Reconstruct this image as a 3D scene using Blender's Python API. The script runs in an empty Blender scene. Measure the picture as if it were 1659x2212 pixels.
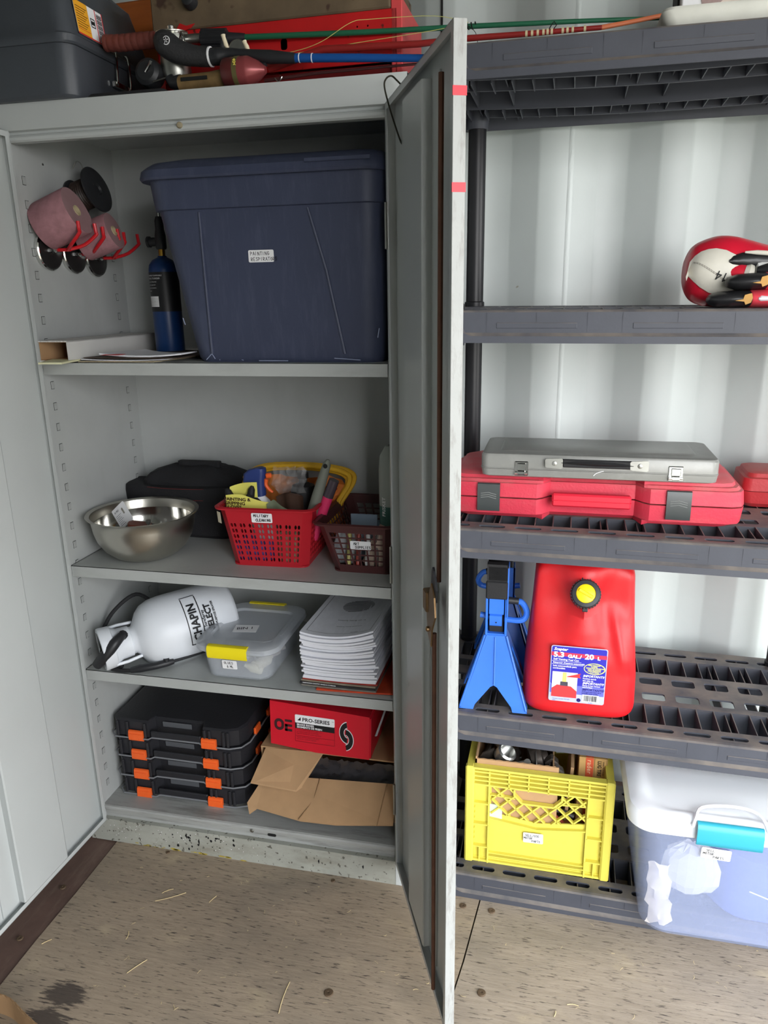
import bpy, bmesh, math, random
from math import sin, cos, pi, radians
from mathutils import Vector, Matrix, Euler
random.seed(7)
scn = bpy.context.scene
COL = scn.collection
# ---------------------------------------------------------------- camera
YAW, PIT, ROL, FPX = -.2242, -.2837, -.0167, 1607.7
fw = Vector((sin(YAW)*cos(PIT), cos(YAW)*cos(PIT), sin(PIT)))
ri = Vector((cos(YAW), -sin(YAW), 0)); up_ = ri.cross(fw)
rr_ = ri*cos(ROL)+up_*sin(ROL); uu_ = up_*cos(ROL)-ri*sin(ROL)
cam = bpy.data.cameras.new('camera'); camo = bpy.data.objects.new('camera', cam); COL.objects.link(camo)
camo.matrix_world = Matrix(((rr_.x, uu_.x, -fw.x, 1.22), (rr_.y, uu_.y, -fw.y, -1.604), (rr_.z, uu_.z, -fw.z, 1.524), (0, 0, 0, 1)))
cam.sensor_fit = 'VERTICAL'; cam.sensor_height = 36; cam.lens = FPX/2212*36
cam.clip_start = .02; cam.clip_end = 100
scn.camera = camo
# ---------------------------------------------------------------- sky, portal, exposure
wd = bpy.data.worlds.new('overcast_sky'); scn.world = wd; wd.use_nodes = True
wn = wd.node_tree; bg = wn.nodes['Background']
tc = wn.nodes.new('ShaderNodeTexCoord'); sx = wn.nodes.new('ShaderNodeSeparateXYZ')
wr = wn.nodes.new('ShaderNodeValToRGB')
wn.links.new(tc.outputs['Generated'], sx.inputs[0]); wn.links.new(sx.outputs['Z'], wr.inputs[0])
wn.links.new(wr.outputs[0], bg.inputs[0])
wr.color_ramp.elements[0].position = 0.0; wr.color_ramp.elements[0].color = (1.0, .985, .985, 1)
wr.color_ramp.elements[1].position = .8; wr.color_ramp.elements[1].color = (.83, .92, 1.0, 1)
bg.inputs[1].default_value = 11.5
for nm_, sx_, lc_, rt_ in (('side_opening_portal', 1.5, (2.35, -1.875, 1.13), (radians(90), 0, 0)), ('end_opening_portal', 2.4, (4.62, -.65, 1.18), (radians(90), 0, radians(90)))):
    pl = bpy.data.lights.new(nm_, 'AREA'); pl.shape = 'RECTANGLE'; pl.size = sx_; pl.size_y = 2.24; pl.cycles.is_portal = True
    plo = bpy.data.objects.new(nm_, pl); COL.objects.link(plo); plo.location = lc_; plo.rotation_euler = rt_
scn.view_settings.view_transform = 'Standard'; scn.view_settings.look = 'None'
scn.view_settings.gamma = 1; scn.view_settings.use_curve_mapping = False
scn.view_settings.exposure = 0.0

# ---------------------------------------------------------------- helpers
def c8(r, g, b):
    f = lambda v: (v/255/12.92) if v/255 <= .04045 else ((v/255+.055)/1.055)**2.4
    return (f(r), f(g), f(b))
MATS = {}
def mat(name, col, rough=.5, metal=0, var=0, vs=6, bump=0, bs=90, dust=None, speck=None, stretch=None, trans=0, ior=1.45, alpha=1, coat=0, sub=0, streak=None, spec=.5):
    """procedural surface: colour with low noise variation, fine bump, optional dust on upward faces and specks"""
    m = bpy.data.materials.new(name); m.use_nodes = True; MATS[name] = m
    nt = m.node_tree; N = nt.nodes; L = nt.links; b = N['Principled BSDF']
    b.inputs['Roughness'].default_value = rough; b.inputs['Metallic'].default_value = metal
    b.inputs['Transmission Weight'].default_value = trans; b.inputs['IOR'].default_value = ior
    b.inputs['Alpha'].default_value = alpha; b.inputs['Coat Weight'].default_value = coat
    b.inputs['Specular IOR Level'].default_value = spec
    if sub: b.inputs['Subsurface Weight'].default_value = sub; b.inputs['Subsurface Radius'].default_value = (.02, .02, .02)
    t = N.new('ShaderNodeTexCoord'); mp = N.new('ShaderNodeMapping'); L.new(t.outputs['Object'], mp.inputs[0])
    if stretch: mp.inputs['Scale'].default_value = stretch
    cur = None
    rgb = N.new('ShaderNodeRGB'); rgb.outputs[0].default_value = (*col, 1); cur = rgb.outputs[0]
    def mix(fac, a, bb, blend='MIX'):
        x = N.new('ShaderNodeMix'); x.data_type = 'RGBA'; x.blend_type = blend
        if isinstance(fac, (int, float)): x.inputs[0].default_value = fac
        else: L.new(fac, x.inputs[0])
        for s, v in ((6, a), (7, bb)):
            if isinstance(v, tuple): x.inputs[s].default_value = (*v, 1)
            else: L.new(v, x.inputs[s])
        return x.outputs[2]
    def noise(sc, det=4, src=None, r=.55):
        n = N.new('ShaderNodeTexNoise'); n.inputs['Scale'].default_value = sc; n.inputs['Detail'].default_value = det
        n.inputs['Roughness'].default_value = r
        L.new(src or mp.outputs[0], n.inputs['Vector']); return n.outputs[0]
    def ramp(src, a, bb):
        r = N.new('ShaderNodeMapRange'); r.inputs[1].default_value = a; r.inputs[2].default_value = bb; r.clamp = True
        L.new(src, r.inputs[0]); return r.outputs[0]
    if var:
        n = ramp(noise(vs), .3, .7)
        cur = mix(n, tuple(x*(1-var) for x in col), tuple(min(1, x*(1+var)) for x in col))
    if streak:   # (colour, amount, scale vector)
        mp2 = N.new('ShaderNodeMapping'); mp2.inputs['Scale'].default_value = streak[2]; L.new(t.outputs['Object'], mp2.inputs[0])
        n = noise(1, 5, mp2.outputs[0], .7); f = ramp(n, .5, .72)
        mm = N.new('ShaderNodeMath'); mm.operation = 'MULTIPLY'; mm.inputs[1].default_value = streak[1]; L.new(f, mm.inputs[0])
        cur = mix(mm.outputs[0], cur, streak[0])
    if speck:    # (colour, scale, threshold)
        n = ramp(noise(speck[1], 2), speck[2], speck[2]+.04); cur = mix(n, cur, speck[0])
    if dust:     # (colour, amount) dust lies on faces that look up
        g = N.new('ShaderNodeNewGeometry'); s = N.new('ShaderNodeSeparateXYZ'); L.new(g.outputs['Normal'], s.inputs[0])
        u = ramp(s.outputs[2], .2, .8); n = ramp(noise(14, 5), .25, .65)
        mm = N.new('ShaderNodeMath'); mm.operation = 'MULTIPLY'; L.new(u, mm.inputs[0]); L.new(n, mm.inputs[1])
        m2 = N.new('ShaderNodeMath'); m2.operation = 'MULTIPLY'; L.new(mm.outputs[0], m2.inputs[0]); m2.inputs[1].default_value = dust[1]
        cur = mix(m2.outputs[0], cur, dust[0])
    L.new(cur, b.inputs['Base Color'])
    if bump:
        bp = N.new('ShaderNodeBump'); bp.inputs['Strength'].default_value = bump; bp.inputs['Distance'].default_value = .002
        L.new(noise(bs, 3), bp.inputs['Height']); L.new(bp.outputs[0], b.inputs['Normal'])
    return m

class G:
    """collects verts/faces; everything added becomes ONE mesh"""
    def __init__(s): s.v = []; s.f = []; s.mi = []; s.m = 0
    def add(s, vs, fs, M=None):
        o = len(s.v)
        s.v += [tuple(M @ Vector(p)) if M is not None else tuple(p) for p in vs]
        s.f += [tuple(i+o for i in f) for f in fs]; s.mi += [s.m]*len(fs); return s
    def box(s, x0, x1, y0, y1, z0, z1, bev=0, M=None):
        if bev > 0:
            b = min(bev, (x1-x0)*.49, (y1-y0)*.49, (z1-z0)*.49); P = []
            for X, sxx in ((x0, 1), (x1, -1)):
                for Y, sy in ((y0, 1), (y1, -1)):
                    for Z, sz in ((z0, 1), (z1, -1)):
                        P += [(X, Y+sy*b, Z+sz*b), (X+sxx*b, Y, Z+sz*b), (X+sxx*b, Y+sy*b, Z)]
            id_ = lambda i, j, k, a: ((i*2+j)*2+k)*3+a
            F = [(id_(0,0,0,0),id_(0,0,1,0),id_(0,1,1,0),id_(0,1,0,0)), (id_(1,0,0,0),id_(1,1,0,0),id_(1,1,1,0),id_(1,0,1,0)),
                 (id_(0,0,0,1),id_(1,0,0,1),id_(1,0,1,1),id_(0,0,1,1)), (id_(0,1,0,1),id_(0,1,1,1),id_(1,1,1,1),id_(1,1,0,1)),
                 (id_(0,0,0,2),id_(0,1,0,2),id_(1,1,0,2),id_(1,0,0,2)), (id_(0,0,1,2),id_(1,0,1,2),id_(1,1,1,2),id_(0,1,1,2))]
            for j in (0,1):
                for k in (0,1):
                    q = (id_(0,j,k,1),id_(0,j,k,2),id_(1,j,k,2),id_(1,j,k,1)); F.append(q if (j+k)%2 == 0 else q[::-1])
                    q = (id_(j,0,k,2),id_(j,0,k,0),id_(j,1,k,0),id_(j,1,k,2)); F.append(q if (j+k)%2 == 0 else q[::-1])
                    q = (id_(j,k,0,0),id_(j,k,0,1),id_(j,k,1,1),id_(j,k,1,0)); F.append(q if (j+k)%2 == 0 else q[::-1])
            for i in (0,1):
                for j in (0,1):
                    for k in (0,1):
                        q = (id_(i,j,k,0),id_(i,j,k,2),id_(i,j,k,1)); F.append(q if (i+j+k)%2 == 0 else q[::-1])
            return s.add(P, F, M)
        P = [(x, y, z) for x in (x0, x1) for y in (y0, y1) for z in (z0, z1)]
        return s.add(P, [(0,1,3,2),(4,6,7,5),(0,4,5,1),(2,3,7,6),(0,2,6,4),(1,5,7,3)], M)
    def loft(s, rings, cap0=True, cap1=True, closed=True, M=None):
        n = len(rings[0]); P = [p for r in rings for p in r]; F = []
        for i in range(len(rings)-1):
            for j in range(n if closed else n-1):
                k = (j+1) % n; F.append((i*n+j, i*n+k, (i+1)*n+k, (i+1)*n+j))
        if cap0: F.append(tuple(range(n))[::-1])
        if cap1: F.append(tuple((len(rings)-1)*n+j for j in range(n)))
        return s.add(P, F, M)
    def cyl(s, a, b, r, r2=None, n=16, caps=True, M=None):
        return s.tube([a, b], [r, r if r2 is None else r2], n, caps, M)
    def tube(s, pts, r, n=8, caps=True, M=None, smooth=0):
        pts = [Vector(p) for p in pts]
        if smooth: pts, r = catmull(pts, smooth, r)
        R = r if isinstance(r, (list, tuple)) else [r]*len(pts)
        rings = []; prev = None
        for i, p in enumerate(pts):
            d = (pts[min(i+1, len(pts)-1)]-pts[max(i-1, 0)])
            if d.length < 1e-9: d = Vector((0, 0, 1))
            d.normalize()
            if prev is None:
                a = Vector((0, 0, 1)) if abs(d.z) < .9 else Vector((1, 0, 0)); u = d.cross(a).normalized()
            else:
                u = (prev-d*prev.dot(d)); u = u.normalized() if u.length > 1e-6 else d.orthogonal().normalized()
            prev = u; w = d.cross(u)
            rings.append([p+(u*cos(2*pi*k/n)+w*sin(2*pi*k/n))*R[i] for k in range(n)])
        return s.loft(rings, caps, caps, True, M)
    def lathe(s, prof, n=32, M=None, caps=True):
        rings = [[(r*cos(2*pi*k/n), r*sin(2*pi*k/n), z) for k in range(n)] for r, z in prof]
        return s.loft(rings, caps, caps, True, M)
    def prism(s, poly, ax, lo, hi, M=None):
        f = {'x': lambda p, t: (t, p[0], p[1]), 'y': lambda p, t: (p[0], t, p[1]), 'z': lambda p, t: (p[0], p[1], t)}[ax]
        return s.loft([[f(p, lo) for p in poly], [f(p, hi) for p in poly]], M=M)
    def quad(s, *p, M=None): return s.add(p, [tuple(range(len(p)))], M)
    def grid(s, fn, nu, nv, M=None, wrap=False):
        P = [fn(i/(nu-1), j/(nv-1)) for j in range(nv) for i in range(nu)]
        F = [(j*nu+i, j*nu+i+1, (j+1)*nu+i+1, (j+1)*nu+i) for j in range(nv-1) for i in range(nu-1)]
        return s.add(P, F, M)
    def plate(s, outer, holes, t, M=None):
        """flat plate in local xy, thickness t downwards from z=0, with holes"""
        cu = bpy.data.curves.new('t', 'CURVE'); cu.dimensions = '2D'; cu.fill_mode = 'BOTH'; cu.extrude = t/2
        for lp in [outer]+list(holes):
            sp = cu.splines.new('POLY'); sp.points.add(len(lp)-1); sp.use_cyclic_u = True
            for i, p in enumerate(lp): sp.points[i].co = (p[0], p[1], 0, 1)
        ob = bpy.data.objects.new('t', cu); me = bpy.data.meshes.new_from_object(ob)
        T = Matrix.Translation((0, 0, -t/2)); s.add([v.co for v in me.vertices], [tuple(p.vertices) for p in me.polygons], (M @ T) if M is not None else T)
        bpy.data.objects.remove(ob); bpy.data.curves.remove(cu); bpy.data.meshes.remove(me); return s
    def text(s, txt, size, M, bold=0, shear=0, align='LEFT', sp=1, wide=1):
        cu = bpy.data.curves.new('t', 'FONT'); cu.body = txt; cu.size = size; cu.offset = bold; cu.shear = shear
        cu.align_x = align; cu.space_character = sp; cu.resolution_u = 2; cu.extrude = 0
        ob = bpy.data.objects.new('t', cu); me = bpy.data.meshes.new_from_object(ob)
        S = Matrix.Diagonal((wide, 1, 1, 1)); s.add([v.co for v in me.vertices], [tuple(p.vertices) for p in me.polygons], M @ S)
        bpy.data.objects.remove(ob); bpy.data.curves.remove(cu); bpy.data.meshes.remove(me); return s
    def hand(s, txt, h, M, w=.0011):
        """marker pen capitals as flat strokes"""
        x = 0
        for ch in txt:
            if ch == ' ': x += .55*h; continue
            for st in STROKES.get(ch, []):
                dy = random.uniform(-.05, .05)
                for a, b in zip(st[:-1], st[1:]):
                    a = Vector((x+a[0]*h, (a[1]+dy)*h)); b = Vector((x+b[0]*h, (b[1]+dy)*h)); d = (b-a)
                    if d.length < 1e-7: continue
                    d.normalize(); nn = Vector((-d.y, d.x))*w/2; e = d*w*.4
                    s.add([(*(a-e+nn), 0), (*(a-e-nn), 0), (*(b+e-nn), 0), (*(b+e+nn), 0)], [(0, 1, 2, 3)], M)
            x += .78*h
        return s
    def build(s, name, m, parent=None, M=None, smooth=35, mods=None, kind=None, label=None):
        me = bpy.data.meshes.new(name); me.from_pydata(s.v, [], s.f)
        ms = m if isinstance(m, (list, tuple)) else [m]
        for q in ms: me.materials.append(q)
        if len(ms) > 1: me.polygons.foreach_set('material_index', s.mi)
        bm = bmesh.new(); bm.from_mesh(me); bmesh.ops.recalc_face_normals(bm, faces=bm.faces); bm.to_mesh(me); bm.free()
        me.update()
        if smooth:
            me.shade_smooth(); me.set_sharp_from_angle(angle=radians(smooth))
        o = bpy.data.objects.new(name, me); COL.objects.link(o)
        if parent: o.parent = parent
        if M is not None: o.matrix_local = M
        if kind: o['kind'] = kind
        if label: o['label'] = label
        return o
def catmull(pts, k, r=None):
    P = [Vector(p) for p in pts]; out = []; ro = []
    R = r if isinstance(r, (list, tuple)) else None
    for i in range(len(P)-1):
        a = P[max(i-1, 0)]; b = P[i]; c = P[i+1]; d = P[min(i+2, len(P)-1)]
        for j in range(k):
            t = j/k
            out.append(.5*((2*b)+(c-a)*t+(2*a-5*b+4*c-d)*t*t+(3*b-a-3*c+d)*t**3))
            if R: ro.append(R[i]+(R[i+1]-R[i])*t)
    out.append(P[-1])
    if R: ro.append(R[-1]); return out, ro
    return out, r
def rr(x0, x1, y0, y1, r, n=4):
    r = min(r, (x1-x0)/2-1e-5, (y1-y0)/2-1e-5); o = []
    for cx, cy, a0 in ((x1-r, y1-r, 0), (x0+r, y1-r, 90), (x0+r, y0+r, 180), (x1-r, y0+r, 270)):
        for k in range(n+1):
            a = radians(a0+90*k/n); o.append((cx+r*cos(a), cy+r*sin(a)))
    return o
def rrz(x0, x1, y0, y1, r, z, n=4): return [(x, y, z) for x, y in rr(x0, x1, y0, y1, r, n)]
def T(x, y, z): return Matrix.Translation((x, y, z))
def R(ax, deg): return Matrix.Rotation(radians(deg), 4, ax)
def FR(x, y, z, rz=0, tilt=0):
    """frame whose local xy plane stands upright facing -y (labels on fronts); tilt leans it back"""
    return T(x, y, z) @ R('Z', rz) @ R('X', 90-tilt)
def basis(o, x, y):
    """matrix with local x along x, local y along y"""
    x = Vector(x).normalized(); y = Vector(y); z = x.cross(y).normalized(); y = z.cross(x)
    return Matrix(((x.x, y.x, z.x, o[0]), (x.y, y.y, z.y, o[1]), (x.z, y.z, z.z, o[2]), (0, 0, 0, 1)))
def thing(name, label, cat, loc=(0, 0, 0), rz=0, group=None, rot=None):
    o = bpy.data.objects.new(name, None); o.empty_display_size = .02; COL.objects.link(o); o.location = loc
    o.rotation_euler = rot if rot else (0, 0, radians(rz)); o['label'] = label; o['category'] = cat
    if group: o['group'] = group
    return o
def tag(o, label, cat, group=None):
    o['label'] = label; o['category'] = cat
    if group: o['group'] = group
    return o
def dup(root, loc=None, rot=None, label=None, group=None):
    r = root.copy(); COL.objects.link(r)
    if loc is not None: r.location = loc
    if rot is not None: r.rotation_euler = rot
    if label: r['label'] = label
    if group: r['group'] = group
    for ch in list(root.children):
        k = ch.copy(); COL.objects.link(k); k.parent = r
        for g in ch.children:
            d = g.copy(); COL.objects.link(d); d.parent = k
    return r
STROKES = {'1': [[(.1,.8),(.3,1),(.3,0)]], '4': [[(.45,0),(.45,1),(.0,.35),(.6,.35)]], 'A': [[(0,0),(.3,1),(.6,0)],[(.1,.4),(.5,.4)]], 'C': [[(.55,.85),(.3,1),(0,.5),(.25,0),(.55,.12)]], 'D': [[(0,0),(0,1),(.4,.85),(.5,.4),(0,0)]],
 'E': [[(.5,1),(0,1),(0,0),(.5,0)],[(0,.5),(.4,.5)]], 'F': [[(.5,1),(0,1),(0,0)],[(0,.5),(.4,.5)]], 'G': [[(.55,.9),(.2,1),(0,.5),(.25,0),(.55,.2),(.55,.5),(.3,.5)]],
 'I': [[(.2,1),(.2,0)]], 'L': [[(0,1),(0,0),(.5,0)]], 'M': [[(0,0),(.05,1),(.3,.4),(.55,1),(.62,0)]], 'N': [[(0,0),(0,1),(.5,0),(.5,1)]],
 'O': [[(.3,1),(0,.5),(.25,0),(.55,.4),(.3,1)]], 'P': [[(0,0),(0,1),(.5,.8),(.4,.5),(0,.45)]], 'R': [[(0,0),(0,1),(.5,.8),(.4,.5),(0,.45),(.5,0)]],
 'S': [[(.5,.9),(.2,1),(.05,.7),(.5,.35),(.35,0),(0,.1)]], 'T': [[(0,1),(.6,1)],[(.3,1),(.3,0)]], 'U': [[(0,1),(.05,.1),(.3,0),(.5,.2),(.5,1)]],
 'V': [[(0,1),(.28,0),(.55,1)]], 'Y': [[(0,1),(.28,.5),(.55,1)],[(.28,.5),(.25,0)]], '/': [[(.05,-.1),(.5,1.1)]], ':': [[(.2,.7),(.2,.8)],[(.2,.15),(.2,.25)]],
 '&': [[(.55,.1),(.1,.8),(.3,1),(.4,.75),(.05,.3),(.25,0),(.55,.4)]]}

# ---------------------------------------------------------------- materials
M_cab = mat('grey_enamel', c8(184, 188, 187), .33, 0, .035, 3, .05, 160, spec=.5)
M_cabin = mat('grey_enamel_scuffed', c8(176, 179, 178), .42, 0, .05, 5, .05, 120, streak=(c8(130, 128, 122), .13, (7, 7, 2)))
M_kick = mat('grey_enamel_dirty', c8(160, 161, 152), .5, 0, .12, 9, .25, 60, speck=(c8(95, 93, 85), 75, .62), streak=(c8(105, 95, 72), .45, (5, 30, 14)))
M_shelf = mat('shelf_enamel', c8(172, 175, 173), .4, 0, .05, 6, .05, 120, streak=(c8(120, 118, 112), .16, (9, 14, 30)))
M_door_edge = mat('worn_white_edge', c8(164, 166, 164), .45, 0, .04, 10, .1, 120, streak=(c8(112, 106, 98), .6, (70, 70, 14)))
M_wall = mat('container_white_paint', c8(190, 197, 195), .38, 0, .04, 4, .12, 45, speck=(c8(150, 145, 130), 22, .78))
M_wall_far = mat('container_paint_low_bounce', c8(150, 154, 152), .45, 0, .05)  # unseen opposite wall: paint toned darker to cut bounced light
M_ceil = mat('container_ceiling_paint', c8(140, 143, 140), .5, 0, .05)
M_steel = mat('floor_steel_brown', c8(104, 82, 74), .55, 0, .15, 12, .3, 60, streak=(c8(140, 122, 110), .5, (20, 4, 4)))
M_rack = mat('dusty_grey_plastic', c8(68, 70, 78), .5, 0, .06, 14, .12, 150, dust=(c8(132, 122, 112), .75), spec=.4)
M_post = mat('black_pvc_post', c8(26, 26, 29), .36, 0, .04, 10, spec=.35)
M_black = mat('black_plastic', c8(36, 37, 40), .45, 0, .06, 12, .1, 150)
M_blackm = mat('black_matt_rubber', c8(24, 24, 26), .65, 0, .1, 12, .2, 200)
M_dark = mat('dark_gap', c8(18, 18, 18), .8)
M_chrome = mat('chrome', c8(215, 215, 212), .12, 1)
M_steelb = mat('brushed_steel', c8(190, 187, 178), .3, 1, .05, 10, .05, 300)
M_zinc = mat('zinc_metal', c8(165, 165, 160), .38, 1, .1, 30)
M_rust = mat('rusty_brown_metal', c8(96, 78, 60), .7, .2, .25, 14, .3, 60)
M_redp = mat('red_gloss_plastic', c8(180, 30, 42), .38, 0, .05, 8)
M_redpaint = mat('red_metal_paint', c8(190, 28, 30), .35, 0, .1, 9, .08, 60, speck=(c8(90, 30, 25), 40, .68))
M_red_can = mat('red_fuel_can_plastic', c8(198, 22, 30), .42, 0, .05, 4, .08, 200, sub=.05)
M_white = mat('white_label_paper', c8(238, 238, 240), .6, 0, .02)
M_ink = mat('black_ink', c8(16, 16, 20), .6)
M_card = mat('brown_cardboard', c8(178, 142, 104), .8, 0, .08, 14, .15, 70, stretch=(1, 1, 1))
M_cardd = mat('cardboard_edge', c8(150, 118, 84), .85, 0, .15, 60, .5, 200)
M_paper = mat('white_paper', c8(226, 227, 232), .7, 0, .03, 20)
M_yellow = mat('yellow_plastic', c8(222, 209, 88), .45, 0, .06, 6, .1, 90, streak=(c8(190, 175, 60), .25, (14, 14, 14)))
M_blue = mat('blue_enamel', c8(50, 112, 214), .28, 0, .05, 10, .05, 60, spec=.6)
M_blued = mat('dark_blue_plastic', c8(58, 64, 86), .5, 0, .06, 8, .15, 180, streak=(c8(120, 126, 150), .12, (60, 60, 9)))
M_orange = mat('orange_plastic', c8(240, 100, 40), .4, 0, .05, 10)
M_straw = mat('dry_straw', c8(205, 185, 140), .8, 0, .15, 30)
# ---------------------------------------------------------------- shell
def plywood(name, tint):
    m = bpy.data.materials.new(name); m.use_nodes = True; nt = m.node_tree; N = nt.nodes; L = nt.links; b = N['Principled BSDF']
    t = N.new('ShaderNodeTexCoord')
    def noise(scale, det, rough=.6):
        mp = N.new('ShaderNodeMapping'); mp.inputs['Scale'].default_value = scale; L.new(t.outputs['Object'], mp.inputs[0])
        n = N.new('ShaderNodeTexNoise'); n.inputs['Scale'].default_value = 1; n.inputs['Detail'].default_value = det; n.inputs['Roughness'].default_value = rough
        L.new(mp.outputs[0], n.inputs['Vector']); return n.outputs[0]
    def mr(s, a, bb, c=0, d=1):
        r = N.new('ShaderNodeMapRange'); r.inputs[1].default_value = a; r.inputs[2].default_value = bb; r.inputs[3].default_value = c; r.inputs[4].default_value = d; r.clamp = True
        L.new(s, r.inputs[0]); return r.outputs[0]
    def mix(f, a, bb):
        x = N.new('ShaderNodeMix'); x.data_type = 'RGBA'
        if isinstance(f, float): x.inputs[0].default_value = f
        else: L.new(f, x.inputs[0])
        for s, v in ((6, a), (7, bb)):
            if isinstance(v, tuple): x.inputs[s].default_value = (*v, 1)
            else: L.new(v, x.inputs[s])
        return x.outputs[2]
    base = mix(mr(noise((5, 5, 5), 5), .35, .68), tuple(v*.86 for v in tint), tint)
    base = mix(mr(noise((6, 90, 10), 8, .82), .38, .72, 0, .55), base, c8(118, 104, 88))
    base = mix(mr(noise((30, 400, 10), 8, .8), .54, .78, 0, .42), base, c8(84, 72, 60))
    base = mix(mr(noise((6, 9, 4), 4), .6, .72, 0, .4), base, c8(196, 178, 146))
    base = mix(mr(noise((2.5, 4, 4), 5), .48, .72, 0, .55), base, c8(110, 102, 92))
    # two dark burnt stains by the front left corner
    for sx_, sy_, rx_, ry_ in ((.195, -.475, .066, .042), (.19, -.540, .072, .036)):
        mp = N.new('ShaderNodeMapping'); mp.vector_type = 'TEXTURE'; mp.inputs['Location'].default_value = (sx_, sy_, 0); mp.inputs['Scale'].default_value = (rx_, ry_, 1)
        L.new(t.outputs['Object'], mp.inputs[0])
        gr = N.new('ShaderNodeTexGradient'); gr.gradient_type = 'SPHERICAL'; L.new(mp.outputs[0], gr.inputs[0])
        ad = N.new('ShaderNodeMath'); ad.operation = 'ADD'; L.new(gr.outputs[1], ad.inputs[0]); L.new(mr(noise((30, 190, 8), 4), .3, .7, -.35, .3), ad.inputs[1])
        base = mix(mr(ad.outputs[0], .1, .35, 0, .85), base, c8(52, 44, 42))
    L.new(base, b.inputs['Base Color']); b.inputs['Roughness'].default_value = .72
    bp = N.new('ShaderNodeBump'); bp.inputs['Strength'].default_value = .45; bp.inputs['Distance'].default_value = .0018
    L.new(noise((24, 170, 20), 4), bp.inputs['Height']); L.new(bp.outputs[0], b.inputs['Normal'])
    return m
M_ply = plywood('weathered_plywood', c8(172, 154, 133)); M_ply2 = plywood('weathered_plywood_pale', c8(172, 157, 140))
floor = G().box(-1.0, 4.6, -1.95, .62, -.06, -.016).build('floor', M_dark, kind='structure', smooth=0)
def jx(y): return 1.0965+.106*y-(.012 if y < -.3 else 0)
G().prism([(.036, .6), (.036, -.2), (.032, -.35), (.034, -1.9), (jx(-1.9)-.002, -1.9), (jx(-.5)-.002, -.5), (jx(-.2)-.002, -.2), (jx(.6)-.002, .6)], 'z', -.016, 0).build('plywood_sheet', M_ply, floor, smooth=0)
G().prism([(jx(-1.9)+.002, -1.9), (2.45, -1.9), (2.45, .6), (jx(.6)+.002, .6), (jx(-.2)+.002, -.2), (jx(-.5)+.002, -.5)], 'z', -.016, -.0005).build('plywood_sheet', M_ply2, floor, smooth=0)
G().prism([(2.455, -1.9), (4.6, -1.9), (4.6, .6), (2.455, .6)], 'z', -.016, 0).build('plywood_sheet', M_ply2, floor, smooth=0)
G().box(-1.0, .033, -1.9, .6, -.016, -.003).build('steel_floor_strip', M_steel, floor, smooth=0)
# screws in the floor
sc = [(.7856, -.3478, .011), (1.1288, -.0374, .009), (1.0548, -.0356, .009), (1.1255, -.2769, .010), (1.045, -.27, .009), (.2049, -.012, .006), (-.01, -.19, .008), (-.012, -.36, .008), (.7, -.02, .006), (.93, .0-.03, .006)]
for x, y, r in sc:
    g = G().lathe([(r, 0), (r, .0015), (r*.85, .003), (r*.3, .003), (r*.25, .0015)], 14, T(x, y, -.0005)); g.build('screw', M_rust, floor)
# walls: back wall trapezoid corrugation, period .2965
def corr(x0, x1, yn, yf, z0, z1, name, m, ph=1.0866, slices=1):
    P = []; per = .2965; s = .0741; k = math.floor((x0-ph)/per)
    while ph+k*per < x1:
        b = ph+k*per
        for dx, y in ((0, yf), (s, yn), (2*s, yn), (3*s, yf)): P.append((b+dx, y))
        k += 1
    ring0 = []
    g = G(); n = len(P)
    P2 = []
    for i in range(n-1):   # small radius at bends
        a, b = P[i], P[i+1]
        for t in (.06, .94): P2.append((a[0]+(b[0]-a[0])*t, a[1]+(b[1]-a[1])*t))
    g.loft([[(x, y, z0) for x, y in P2], [(x, y, z1) for x, y in P2]], False, False, False)
    return g.build(name, m, kind='structure', smooth=50)
wb = corr(-1.0, 4.5, .526, .574, 0, 2.42, 'wall_back', M_wall)
rw_ = random.Random(5); HZ = [[rw_.uniform(-.0005, .0012) for _ in range(7)] for _ in range(320)]
G().grid(lambda u, v: (1.2335+.013*u+rw_.uniform(-.0005, .0005), .5268+max(0, (.013*u-.006))*.66-(.0003 if u in (0, 1) else .0002+.35*HZ[min(319, int(v*319))][min(6, int(u*6))]), 2.4*v), 7, 320).build('weld_seam', M_wall, wb)
G().box(.904, .908, .519, .528, 0, 2.4).build('wall_seam', M_dark, wb)
# opposite wall left of the big side opening, header and right part
wf = corr(-1.0, 1.3, -1.89, -1.855, 0, 2.42, 'wall_front', M_wall_far, ph=1.0)
G().box(4.5, 4.6, .49, .60, 0, 2.42).build('trim_2', M_wall, kind='structure', smooth=0)
corr(3.1, 4.4, -1.89, -1.855, 0, 2.42, 'wall_right', M_wall, ph=3.1)
G().box(-1.03, -1.0, -1.9, .6, 0, 2.42).build('wall_left', M_wall, kind='structure', smooth=0)
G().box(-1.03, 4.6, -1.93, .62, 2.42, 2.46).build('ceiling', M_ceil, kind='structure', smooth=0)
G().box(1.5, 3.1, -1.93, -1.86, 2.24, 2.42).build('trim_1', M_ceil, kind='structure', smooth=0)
G().box(-14, 24, -22, 16, -.5, -.42).build('ground', mat('gravel_ground', c8(120, 116, 104), .9, 0, .25, 3, .3, 30), kind='structure', smooth=0)
G().box(-1.0, 4.6, .50, .53, 0, .035).build('baseboard_back', M_steel, kind='structure', smooth=0)

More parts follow.
